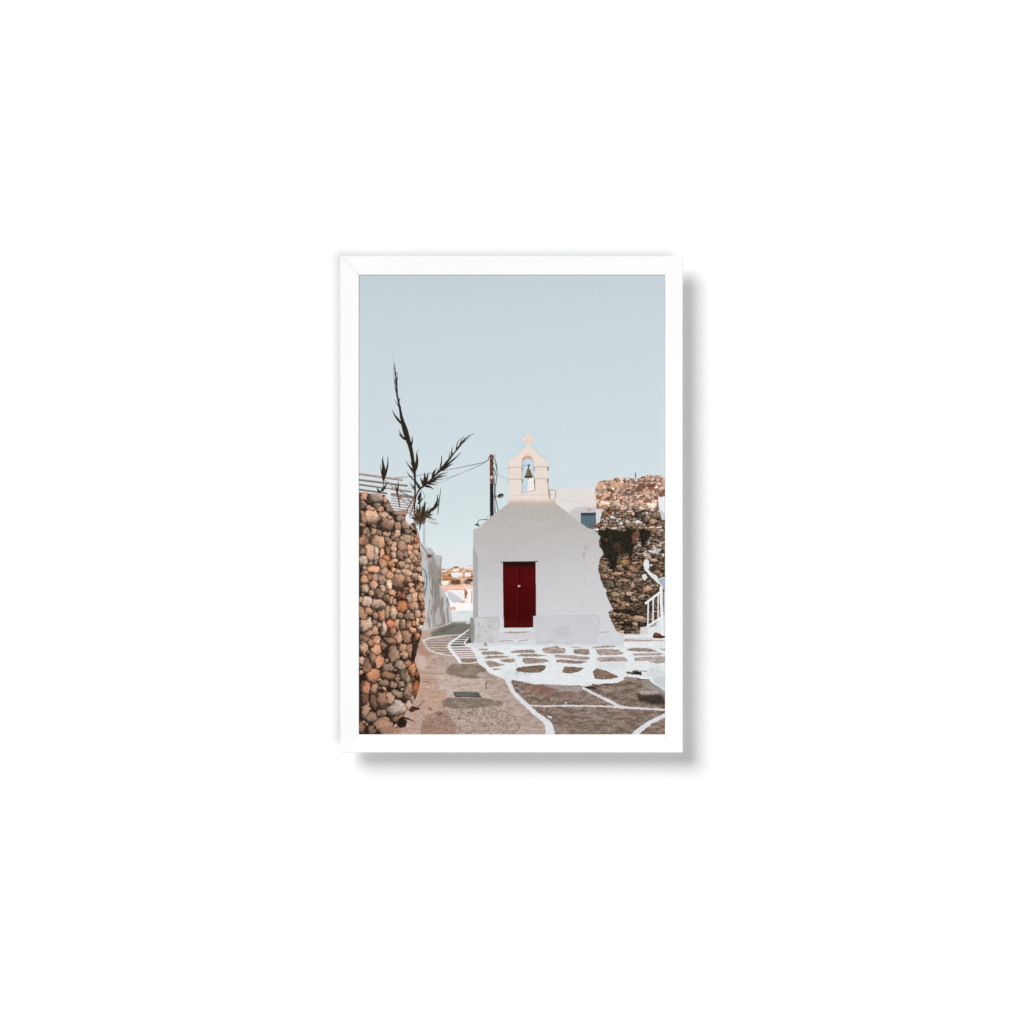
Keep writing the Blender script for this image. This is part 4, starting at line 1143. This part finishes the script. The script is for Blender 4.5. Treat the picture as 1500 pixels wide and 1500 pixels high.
stroke([(628, 759.8), (638, 761.4)], 2, (182, 172, 164), p_pergola)

# ---- dry stone wall on the left ---------------------------------------------------------
SW = [(526, 721), (538, 721), (539, 723), (559, 723.5), (564, 726), (570, 734), (572.5, 740), (575, 745), (577, 749), (585, 748), (597, 746.5), (598, 751), (594, 756), (594, 763), (600, 768), (605, 771), (610, 776),
      (611.5, 785), (614, 794), (615, 805), (618, 812), (618, 818), (616.4, 825), (618, 833), (618, 844), (620, 853), (620, 875), (622.5, 883), (622, 890), (624, 899), (623.5, 907), (620, 915), (618, 926), (616, 933), (614, 942),
      (612, 952), (609, 962), (607, 968), (610, 978), (614, 988), (615, 996), (615, 1004), (611, 1016), (607, 1026), (600, 1038), (594, 1042), (592, 1050), (596, 1060), (586, 1066), (575, 1072), (566, 1077), (526, 1077)]
poly(SW, (70, 51, 40), p_stone, wob=.8, ws=3, tex=.5, ts=(3, 3), seed=171)
rs = np.random.RandomState(33)
ZC = (520, 720)
S1 = [(120, 60, 60, 50, 0, (150, 105, 80)), (300, 90, 110, 75, 5, (168, 148, 132)), (450, 110, 60, 45, 40, (160, 115, 90)), (110, 200, 50, 60, -10, (75, 65, 58)), (210, 240, 70, 35, 25, (174, 124, 94)),
      (130, 400, 50, 90, -20, (150, 110, 85)), (230, 370, 105, 105, 40, (172, 138, 118)), (320, 200, 60, 35, -20, (165, 150, 135)), (470, 200, 60, 50, 0, (120, 90, 75)), (370, 260, 40, 45, 0, (130, 95, 75)),
      (410, 340, 70, 40, 10, (150, 120, 100)), (500, 270, 60, 35, 20, (135, 110, 95)), (670, 310, 120, 55, -8, (112, 92, 80)), (510, 390, 40, 40, 0, (160, 135, 115)), (650, 390, 70, 45, 0, (85, 75, 68)),
      (450, 490, 120, 100, 20, (158, 118, 95)), (620, 500, 60, 60, 0, (135, 105, 85)), (740, 500, 80, 55, 10, (150, 120, 100)), (850, 520, 55, 40, 20, (110, 95, 80)), (110, 490, 40, 40, 0, (150, 115, 90)),
      (170, 590, 90, 45, 30, (125, 100, 82)), (265, 580, 50, 45, 20, (160, 125, 100)), (270, 510, 35, 35, 0, (110, 85, 70)), (350, 610, 50, 40, 0, (80, 68, 60)), (460, 620, 60, 35, 10, (190, 150, 125)),
      (610, 620, 55, 60, 15, (182, 142, 117)), (760, 590, 60, 35, 10, (100, 80, 68)), (760, 690, 100, 70, 15, (175, 145, 122)), (835, 690, 30, 70, 0, (182, 157, 137)), (890, 700, 40, 55, -10, (176, 98, 70)),
      (590, 700, 80, 35, 30, (95, 80, 70)), (480, 730, 60, 60, 20, (150, 115, 92)), (120, 730, 75, 75, 0, (130, 85, 65)), (330, 730, 110, 80, 15, (178, 132, 102)), (580, 770, 40, 45, 20, (175, 130, 100)),
      (680, 800, 65, 95, -15, (152, 117, 94)), (230, 900, 95, 120, 0, (150, 120, 100)), (300, 930, 42, 165, 3, (210, 186, 172)), (140, 890, 70, 60, 20, (120, 90, 70)), (120, 1010, 65, 85, 10, (192, 168, 148)),
      (560, 850, 55, 45, 10, (188, 152, 127)), (470, 860, 45, 60, 0, (155, 95, 65)), (390, 900, 40, 70, 0, (165, 115, 85)), (820, 820, 45, 40, 0, (185, 130, 95)), (900, 800, 45, 50, 0, (185, 130, 100)),
      (790, 890, 40, 45, 30, (180, 140, 112)), (880, 890, 50, 40, 10, (192, 152, 122)), (560, 930, 60, 45, 10, (160, 130, 108)), (660, 940, 55, 90, -15, (140, 110, 90)), (740, 920, 35, 70, -10, (130, 100, 80)),
      (830, 950, 45, 55, 10, (192, 152, 122)), (950, 950, 35, 55, 0, (192, 152, 127)), (460, 970, 55, 50, 20, (188, 112, 72)), (400, 1050, 60, 90, 10, (170, 115, 80)), (580, 1010, 50, 28, 10, (165, 140, 120)),
      (525, 1060, 60, 55, 0, (188, 128, 88)), (680, 1070, 50, 50, 0, (165, 125, 100)), (770, 1020, 45, 55, -10, (198, 168, 148)), (890, 1020, 60, 50, 20, (170, 125, 95)), (620, 1090, 50, 35, 10, (165, 90, 55)),
      (770, 1100, 45, 40, 10, (185, 140, 112)), (830, 1110, 40, 45, 10, (175, 130, 100)), (930, 1150, 60, 50, 0, (192, 147, 117)), (890, 1130, 20, 80, -35, (204, 174, 154)), (960, 1060, 30, 45, 0, (176, 128, 98)),
      (270, 1140, 90, 55, 20, (168, 118, 88)), (430, 1180, 80, 60, 15, (150, 115, 92)), (560, 1150, 30, 40, 0, (185, 130, 95)), (630, 1170, 50, 40, 0, (192, 157, 132)), (750, 1180, 90, 45, 15, (150, 120, 100)),
      (130, 1200, 70, 40, -15, (188, 138, 102)), (220, 1260, 55, 50, 0, (145, 85, 60)), (130, 1290, 60, 60, 10, (165, 115, 85)), (300, 1260, 45, 60, 0, (182, 142, 114)), (380, 1270, 65, 90, 0, (150, 125, 108)),
      (500, 1230, 55, 60, 10, (180, 125, 90)), (620, 1330, 110, 110, 10, (174, 128, 100)), (760, 1320, 65, 70, 20, (185, 130, 95)), (870, 1250, 60, 50, 20, (192, 152, 127)), (950, 1280, 40, 70, -20, (208, 168, 148)),
      (820, 1370, 50, 40, 10, (180, 135, 105)), (930, 1390, 70, 70, 20, (190, 135, 100)), (260, 1370, 65, 65, 20, (160, 120, 95)), (130, 1420, 65, 60, 0, (198, 168, 143)), (510, 1350, 45, 90, -20, (192, 162, 140)),
      (410, 1430, 70, 60, 10, (150, 120, 98)), (740, 1450, 60, 50, 0, (180, 135, 105)), (860, 1460, 60, 50, 0, (190, 140, 108))]
ZF = (520, 850)
S2 = [(230, 190, 50, 50, 20, (150, 120, 98)), (350, 190, 75, 90, 40, (192, 152, 127)), (450, 140, 50, 70, 10, (150, 118, 95)), (550, 190, 70, 40, 15, (175, 120, 85)), (640, 230, 45, 60, 0, (150, 85, 55)),
      (710, 220, 40, 50, 0, (172, 98, 68)), (745, 160, 60, 50, 0, (190, 145, 115)), (800, 260, 60, 70, -10, (175, 145, 122)), (870, 220, 55, 105, 5, (192, 147, 117)), (955, 240, 45, 60, 0, (170, 115, 85)),
      (960, 130, 45, 60, -10, (182, 132, 100)), (90, 290, 40, 60, 0, (150, 115, 92)), (170, 320, 80, 75, 20, (165, 145, 128)), (340, 360, 100, 80, 0, (182, 152, 130)), (450, 280, 55, 70, 0, (175, 125, 95)), (535, 300, 35, 60, 0, (160, 115, 85)),
      (585, 320, 25, 60, 0, (125, 100, 85)), (690, 390, 80, 65, 15, (184, 108, 68)), (860, 380, 75, 75, -15, (192, 142, 107)), (980, 380, 50, 60, 30, (170, 115, 80)), (110, 490, 50, 110, -25, (160, 110, 80)),
      (190, 450, 65, 50, 15, (165, 120, 90)), (470, 470, 35, 110, 10, (145, 115, 95)), (390, 510, 70, 85, 0, (188, 127, 94)), (300, 520, 50, 45, 20, (140, 100, 78)), (555, 490, 50, 105, 0, (178, 148, 118)),
      (770, 470, 40, 30, 0, (208, 178, 153)), (655, 520, 50, 45, 0, (145, 115, 95)), (780, 530, 90, 50, 0, (140, 110, 92)), (920, 490, 55, 45, 20, (198, 163, 138)), (1000, 500, 40, 60, 0, (188, 147, 122)),
      (150, 660, 100, 90, -20, (198, 168, 145)), (290, 620, 35, 40, -20, (90, 80, 75)), (340, 650, 50, 40, 10, (155, 125, 105)), (420, 720, 50, 110, 0, (192, 168, 150)), (520, 650, 65, 65, 5, (180, 98, 70)),
      (615, 660, 35, 90, 0, (150, 105, 80)), (700, 660, 45, 80, 5, (160, 130, 110)), (780, 660, 45, 70, 0, (188, 127, 90)), (860, 630, 40, 50, 0, (160, 95, 65)), (910, 600, 35, 70, 10, (170, 130, 105)),
      (985, 590, 50, 40, 0, (160, 115, 88)), (830, 730, 60, 40, 15, (180, 130, 100)), (950, 710, 55, 55, -10, (218, 178, 158)), (290, 750, 45, 70, 0, (160, 115, 88)), (200, 780, 75, 45, -35, (182, 137, 107)),
      (140, 850, 70, 50, 30, (120, 88, 68)), (530, 760, 70, 80, 20, (180, 120, 85)), (640, 830, 60, 80, -20, (188, 137, 107)), (750, 830, 85, 100, 10, (152, 112, 87)), (510, 890, 90, 50, 5, (145, 100, 75)),
      (300, 890, 60, 70, 0, (170, 120, 90)), (880, 830, 50, 60, 0, (180, 110, 75)), (120, 980, 60, 110, -10, (150, 120, 98)), (230, 930, 60, 60, -30, (165, 115, 85)), (310, 1010, 85, 70, -35, (165, 115, 85)),
      (410, 950, 40, 70, 0, (150, 105, 85)), (560, 1080, 85, 115, 0, (150, 117, 92)), (690, 1000, 60, 60, 0, (165, 125, 100)), (740, 1090, 70, 70, 0, (178, 138, 115)), (720, 1130, 55, 35, 10, (192, 152, 127)),
      (790, 1050, 40, 110, 0, (150, 105, 80)), (880, 1020, 45, 100, 0, (58, 43, 35)), (950, 970, 40, 40, 0, (175, 130, 108)), (100, 1190, 45, 60, -20, (175, 145, 125)), (260, 1140, 50, 110, -10, (160, 120, 95)),
      (350, 1200, 70, 100, 10, (150, 95, 65)), (170, 1260, 60, 90, 0, (115, 75, 55)), (470, 1280, 100, 60, 5, (115, 95, 82)), (650, 1250, 75, 65, 10, (135, 115, 100)), (780, 1220, 60, 50, 30, (165, 110, 78)),
      (830, 1330, 65, 110, 0, (188, 122, 77)), (250, 1400, 90, 90, 0, (158, 97, 64)), (730, 1410, 75, 90, 0, (168, 138, 114)), (480, 1390, 105, 45, 15, (132, 86, 58)), (900, 1380, 35, 60, 0, (170, 104, 68))]
ZH = (520, 940)
S3 = [(420, 610, 75, 50, 15, (95, 78, 65)), (550, 640, 60, 50, 25, (110, 88, 68)), (620, 560, 50, 30, 20, (120, 90, 70)), (670, 620, 50, 55, 10, (150, 120, 95)), (150, 690, 75, 90, 0, (152, 92, 62)),
      (280, 690, 50, 75, 15, (198, 148, 115)), (630, 770, 90, 45, 20, (135, 112, 92)), (780, 730, 60, 120, 5, (146, 114, 92)), (890, 680, 55, 110, 0, (168, 86, 46)), (270, 880, 60, 110, 0, (110, 80, 60)),
      (390, 860, 90, 120, 10, (158, 112, 87)), (510, 840, 60, 85, -20, (160, 125, 105)), (130, 850, 60, 110, 0, (140, 90, 65)), (160, 1000, 55, 130, 10, (192, 152, 132)), (790, 920, 50, 70, -10, (198, 163, 147)),
      (835, 840, 25, 90, 0, (234, 200, 180)), (620, 985, 130, 110, -20, (218, 200, 191)), (250, 1110, 80, 70, -30, (120, 95, 78)), (370, 1050, 80, 45, -25, (140, 110, 88)), (400, 1210, 130, 90, 10, (152, 114, 90)),
      (640, 1110, 110, 35, -25, (165, 105, 75)), (90, 1270, 40, 80, 0, (120, 80, 60)), (250, 1300, 60, 60, 0, (130, 95, 75)), (700, 700, 20, 22, 0, (205, 190, 175)), (350, 690, 18, 15, 0, (180, 165, 150))]
FIELD = []
for Zo, S in ((ZC, S1), (ZF, S2), (ZH, S3)):
    for X_, Y_, a, b, rot, c in S:
        low = np.clip((Zo[1] + Y_ * .1 - 930) / 140, 0, 1)
        FIELD.append((Zo[0] + X_ * .1, Zo[1] + Y_ * .1, a * .1, b * .1, rot, (np.array(c) * .56 + np.array((176, 144, 124)) * .44 if c[0] - c[2] < 100 else np.array(c) * .62 + np.array((160, 122, 100)) * .38) * (1.06 - .22 * low)))
for k in range(900):                                        # smaller stones wedged where there is room
    x, y, q = rs.uniform(526, 624), rs.uniform(722, 1074), rs.uniform(1.6, 3.4)
    if all(math.hypot((x - f[0]) / (f[2] + q * .75), (y - f[1]) / (f[3] + q * .75)) > 1 for f in FIELD):
        c = np.array([(160, 122, 98), (138, 108, 88), (176, 136, 110), (118, 94, 78)][rs.randint(4)]) * rs.uniform(.8, 1.08)
        FIELD.append((x, y, q * rs.uniform(1, 1.35), q, rs.uniform(-40, 40), c))
sl = window(526, 715, 630, 1077)
X2, Y2 = grid(sl)
msw = inside(X2 + 1.6 * (fbm(X2, Y2, 3, 3, 2, 221) - .5), Y2 + 1.6 * (fbm(X2, Y2, 3, 3, 2, 231) - .5), SW)
rubble(FIELD, sl, msw, p_stone, seed=240, tilt=.27, dark=.42, flat=.64, warp=1.25, tex=.44)
poly([(585, 1052), (590, 1050), (596, 1056), (594, 1064), (586, 1067), (581, 1062)], (40, 30, 25), wob=1.6, ws=3, soft=.4)
poly([(570, 1062), (582, 1066), (590, 1070), (580, 1077), (560, 1077), (556, 1070)], (162, 128, 108), soft=1.4, alpha=.9, tex=.25, ts=(2, 1.5))
stroke([(590, 1051), (600, 1054), (608, 1058)], [3, 2, .6], (58, 42, 34), wob=.7, ws=2)
poly([(598, 1040), (604, 1034), (612, 1036), (616, 1039), (608, 1041), (603, 1044)], (74, 48, 36), wob=1.2, ws=2)
stroke([(612, 1036), (618, 1030), (622, 1025)], [1.4, .9, .4], (96, 68, 52))
ellipse(579.4, 1063.2, 1.7, 1.6, 0, (222, 204, 190))
ellipse(549, 1066, 1.8, 3, 20, (54, 38, 30), alpha=.9)
ellipse(565, 955, 4.5, 6, 0, (38, 30, 26), soft=1.4, alpha=.8)
ellipse(558, 1012, 6, 3, 20, (30, 24, 20), soft=1, alpha=.8)
poly([(605, 968), (609, 962), (611, 950), (613, 942), (609, 940), (604, 945), (603, 960)], (44, 33, 28), wob=1, ws=2, soft=.3, alpha=.8)

# ---- reeds ---------------------------------------------------------------------------------
RD = (47, 40, 31)
RB = (92, 62, 46)
stroke([(572, 513), (575.5, 524), (577.6, 534)], [.3, .35, .7], (120, 126, 126), p_reed, alpha=.75)
stroke([(577.3, 533), (579.2, 546), (580.8, 558), (581.4, 576), (584, 590), (586, 600), (589, 615), (593, 629), (596.6, 641), (601, 655), (604, 670), (606, 685), (607.5, 696), (608, 711), (608, 722), (607.4, 735), (607, 750)],
       [.8, 1.7, 2.2, 2.6, 2.7, 3.1, 5.0, 7.6, 7.2, 5.4, 5.2, 4.4, 3.4, 2.3, 2.2, 2, 2], RD, p_reed, wob=.35, ws=2, tex=.2, ts=(1.2, 5))
stroke([(581, 545), (579, 556), (579, 572)], [.4, .9, .5], (78, 68, 64), p_reed)
stroke([(576.2, 548), (578, 560), (580, 574)], [.3, .9, 1], (70, 66, 62), p_reed)
stroke([(576, 538), (578, 550)], .6, (120, 116, 112), p_reed)
stroke([(582, 545), (582.4, 556)], [.4, 1.0], (100, 94, 92), p_reed)
for b, t, w, bd in (((589, 622), (574.4, 600), 2.8, -.05), ((596, 645), (583.6, 634), 3.0, -.06), ((590, 640), (583.4, 629.5), 1.2, 0), ((601.4, 657), (603.4, 638), 2.3, .06), ((607, 692), (611, 664), 4.6, .05),
                    ((610, 675), (614, 657), 1.0, -.12), ((606, 690), (594.4, 675), 1.9, -.05), ((606, 694), (597, 680), 1.3, 0), ((606.6, 704), (595.6, 690), 1.6, -.04), ((607, 718), (600, 706.6), 1.3, 0),
                    ((584, 596), (578, 585), .8, 0), ((594, 630), (593.4, 622), 1.6, 0), ((600, 648), (594, 640), 1.6, 0), ((605, 684), (601, 676), 1.6, 0), ((597, 634), (596, 626), 2.0, 0),
                    # the leaning frond
                    ((661, 667), (662.7, 654), 1.6, 0), ((658, 672), (658.6, 662.5), 1.2, 0), ((644.6, 689), (646.6, 666.5), 1.8, .04), ((652, 683), (675.6, 662.4), 2.2, .02), ((646, 689.5), (664, 679), 3.2, -.04),
                    ((633, 700), (640, 686), 3.2, -.08), ((640, 696.8), (656.4, 692.6), 1.4, -.05), ((637, 699.5), (655, 697), 1.7, -.05), ((632, 702), (650, 699.5), 1.9, -.06), ((630, 705), (645, 703), 1.6, -.1),
                    ((625, 706), (641.5, 707), 2.4, -.06), ((622, 708), (639.6, 710.6), 2.6, -.04), ((620, 711), (635.4, 717), 3.0, -.08), ((621, 710), (622, 691.6), 3.6, .03), ((624, 708), (627.8, 691.6), 2.8, -.02),
                    ((621, 710), (615.6, 698.6), 2.6, -.05), ((615.4, 716), (608.8, 703), 3.4, -.04), ((641, 690), (644, 684.6), .8, 0), ((671, 655), (684, 641), 1.2, -.06), ((668, 657), (675, 642), 1.0, -.1),
                    ((673, 652), (680, 638), .9, -.05), ((670, 655), (689, 640), .9, 0), ((629, 707), (647, 702), 1.2, -.05),
                    # small plants on the wall
                    ((561.6, 703), (559.4, 672.4), 4.6, .03), ((562.6, 702), (568.2, 668), 2.6, .05), ((564.6, 692), (560.6, 667), 1.9, -.04), ((559.4, 697), (556.4, 680), .9, 0), ((556, 722), (551.6, 714), 2.6, 0),
                    ((560, 720), (566, 711), 2.0, 0), ((581.4, 722), (579, 708), 2.0, 0), ((581.6, 722), (583, 704), 2.2, .05)):
    spear(b, t, w, RD, p_reed, bd)
stroke([(694.6, 635.4), (689, 637.6), (684.5, 640.4), (679, 645.5), (674, 652), (667, 661.4), (660, 670), (653, 679), (645, 688.8), (637, 696.4), (630, 704), (622, 710.4), (613.6, 718), (609.5, 727), (608.5, 736)],
       [.4, .9, 1.3, 2.2, 2.6, 1.8, 2.4, 3.6, 3.2, 2.4, 2.4, 2.8, 2.4, 1.6, 1.4], RD, p_reed, wob=.25, ws=2)
ellipse(620.6, 707.6, 3.4, 3.6, 30, RD, p_reed)
stroke([(561.8, 700), (561.3, 714)], 1.0, (58, 52, 42), p_reed)
stroke([(569, 706.6), (562, 714), (556, 721.6)], [1.2, 1.9, 2.4], (66, 56, 44), p_reed)
stroke([(569, 706.6), (575, 709.6)], .6, (80, 70, 62), p_reed)
stroke([(580.6, 718), (583.4, 730), (585.6, 743)], [2.4, 2.2, 1.2], (84, 62, 50), p_reed)
ellipse(585.6, 728, 2.4, 3.0, 20, (150, 104, 82), p_reed)
stroke([(597.6, 731), (601.6, 736), (606, 729)], 1.1, (110, 80, 66), p_reed)
stroke([(608, 727), (602, 737), (596.4, 746)], [1, 1.5, 1.3], (116, 82, 66), p_reed)
stroke([(607.6, 730), (605, 742), (600, 756)], [1.6, 1.6, 1.2], (112, 76, 60), p_reed)
# finer leaves along the canes
rs = np.random.RandomState(19)
for line, n in (([(577.3, 533), (581.4, 576), (586, 600), (593, 629), (601, 655), (606, 685), (608, 722)], 22),
                ([(694, 635.6), (684.5, 640.4), (674, 652), (660, 670), (645, 688.8), (630, 704), (616, 716)], 26)):
    Q = smooth(line, [1] * len(line), 12)
    for k in range(n):
        q = rs.randint(len(Q) // 4, len(Q) - 2)
        dd = Q[q - 1, :2] - Q[q + 1, :2] if True else 0
        a = math.atan2(dd[1], dd[0]) + rs.choice((-1, 1)) * rs.uniform(.12, .5)
        r_ = rs.uniform(3.5, 7.5)
        spear(Q[q, :2], (Q[q, 0] + r_ * math.cos(a), Q[q, 1] + r_ * math.sin(a)), rs.uniform(.7, 1.6), RD, p_reed, rs.uniform(-.1, .1))
# tangled foot of the reeds
rs = np.random.RandomState(9)
for k in range(84):
    a = math.radians(rs.uniform(-165, 10))
    r = rs.uniform(7, 17)
    x0, y0 = 613 + rs.uniform(-6, 9), 757 + rs.uniform(-5, 8)
    spear((x0, y0), (x0 + r * math.cos(a) * .8, y0 + r * math.sin(a)), rs.uniform(.8, 2.0), [(84, 62, 49), (56, 47, 38), (110, 82, 64), (44, 40, 33), (136, 106, 86)][k % 5], p_reed, rs.uniform(-.15, .15))
poly([(606, 758), (612, 752), (620, 751), (624, 758), (620, 768), (612, 769), (606, 764)], (74, 55, 43), p_reed, wob=3.2, ws=2.2, tex=.5, ts=(1.3, 1.3), alpha=.7)
poly([(602, 766), (608, 766), (611, 776), (606, 774)], (92, 82, 66), p_reed, wob=1.4, ws=2, tex=.4, ts=(1.5, 1.5))
for b, t, w, bd in (((618.6, 757), (622, 733.6), 4.2, .03), ((614, 752), (615.6, 732), 2.0, 0), ((613, 732), (616, 719.4), 4.2, .05), ((612.6, 738), (619, 728.6), 3.0, 0), ((628, 752.6), (636.4, 742), 3.2, -.06),
                    ((634, 748), (640.6, 723.6), 3.2, .1), ((637.8, 745), (643.4, 733), 1.6, .06), ((642, 738), (645.8, 713), 1.0, .02), ((641, 754), (645, 720), 1.0, 0), ((624, 757), (634.6, 753), 2.2, -.05), ((626, 758), (634, 759.4), 1.8, -.1),
                    ((616, 764), (614.4, 778.6), 2.0, 0), ((622, 756), (631, 747), 2.2, 0), ((612, 760), (604, 748), 1.6, 0), ((610, 762), (599, 757), 1.4, 0), ((628, 754), (631.4, 744), 2.6, 0), ((618, 745), (626, 735), 1.4, 0)):
    spear(b, t, w, (50, 43, 35), p_reed, bd)
stroke([(617, 718), (622.4, 727), (618, 733)], .6, (70, 64, 58), p_reed)
stroke([(604, 770), (611, 778), (614.6, 790)], [1.6, 1.4, 1], (150, 98, 76), p_reed)

# fine grain of the print
for y0 in range(0, GY, 252):
    sl = (slice(y0, min(GY, y0 + 252)), slice(0, GX))
    X, Y = grid(sl)
    g = fbm(X, Y, .75, .75, 2, 401) - .5
    g2 = fbm(X, Y, 2.6, 2.2, 2, 405) - .5
    lum = IMG[sl].mean(-1) / 255
    flat = (PID[sl] == p_sky) | (PID[sl] == p_door)
    k = np.where(flat, .006, .16 * np.clip(1.0 - lum, .06, .75))
    IMG[sl] *= (1 + g * k * 1.5 + g2 * k)[..., None]

# ---- the ink becomes flat pieces of the print, one per pictured thing ----------------------
COL = IMG.reshape(GY // 2, 2, GX // 2, 2, 3).mean((1, 3))
IDS = PID[::2, ::2]
HH, WW_ = IDS.shape
lin = np.clip(COL / 255.0, 0, 1)
lin = np.where(lin <= .04045, lin / 12.92, ((lin + .055) / 1.055) ** 2.4)
LIGHT = 1.265                                                # paper white under these lamps
lin = np.clip(lin / LIGHT, 0, .95)
gx = np.linspace(PX0, PX1, WW_ + 1)
gy = np.linspace(PY0, PY1, HH + 1)
for k, (name, label) in enumerate(PARTS):
    rr, cc = np.nonzero(IDS == k)
    if len(rr) == 0:
        continue
    vid = np.stack([rr * (WW_ + 1) + cc, (rr + 1) * (WW_ + 1) + cc, (rr + 1) * (WW_ + 1) + cc + 1, rr * (WW_ + 1) + cc + 1], 1)
    u, inv = np.unique(vid.ravel(), return_inverse=True)
    vx = (gx[u % (WW_ + 1)] - 750) / 1000 - OFF[0]
    vz = (750 - gy[u // (WW_ + 1)]) / 1000 - OFF[2]
    co = np.stack([vx, np.full(len(u), YP), vz], 1).astype(np.float32)
    me = bpy.data.meshes.new(name)
    nf = len(rr)
    me.vertices.add(len(u))
    me.vertices.foreach_set('co', co.ravel())
    me.loops.add(nf * 4)
    me.loops.foreach_set('vertex_index', inv.ravel().astype(np.int32))
    me.polygons.add(nf)
    me.polygons.foreach_set('loop_start', (np.arange(nf) * 4).astype(np.int32))
    me.polygons.foreach_set('loop_total', np.full(nf, 4, np.int32))
    at = me.attributes.new('ink', 'FLOAT_COLOR', 'FACE')
    c4 = np.concatenate([lin[rr, cc], np.ones((nf, 1))], 1).astype(np.float32)
    at.data.foreach_set('color', c4.ravel())
    me.update(calc_edges=True)
    me.materials.append(M_INK)
    ob = bpy.data.objects.new(name, me)
    C.objects.link(ob)
    ob.parent = sheet
    ob['label'] = label
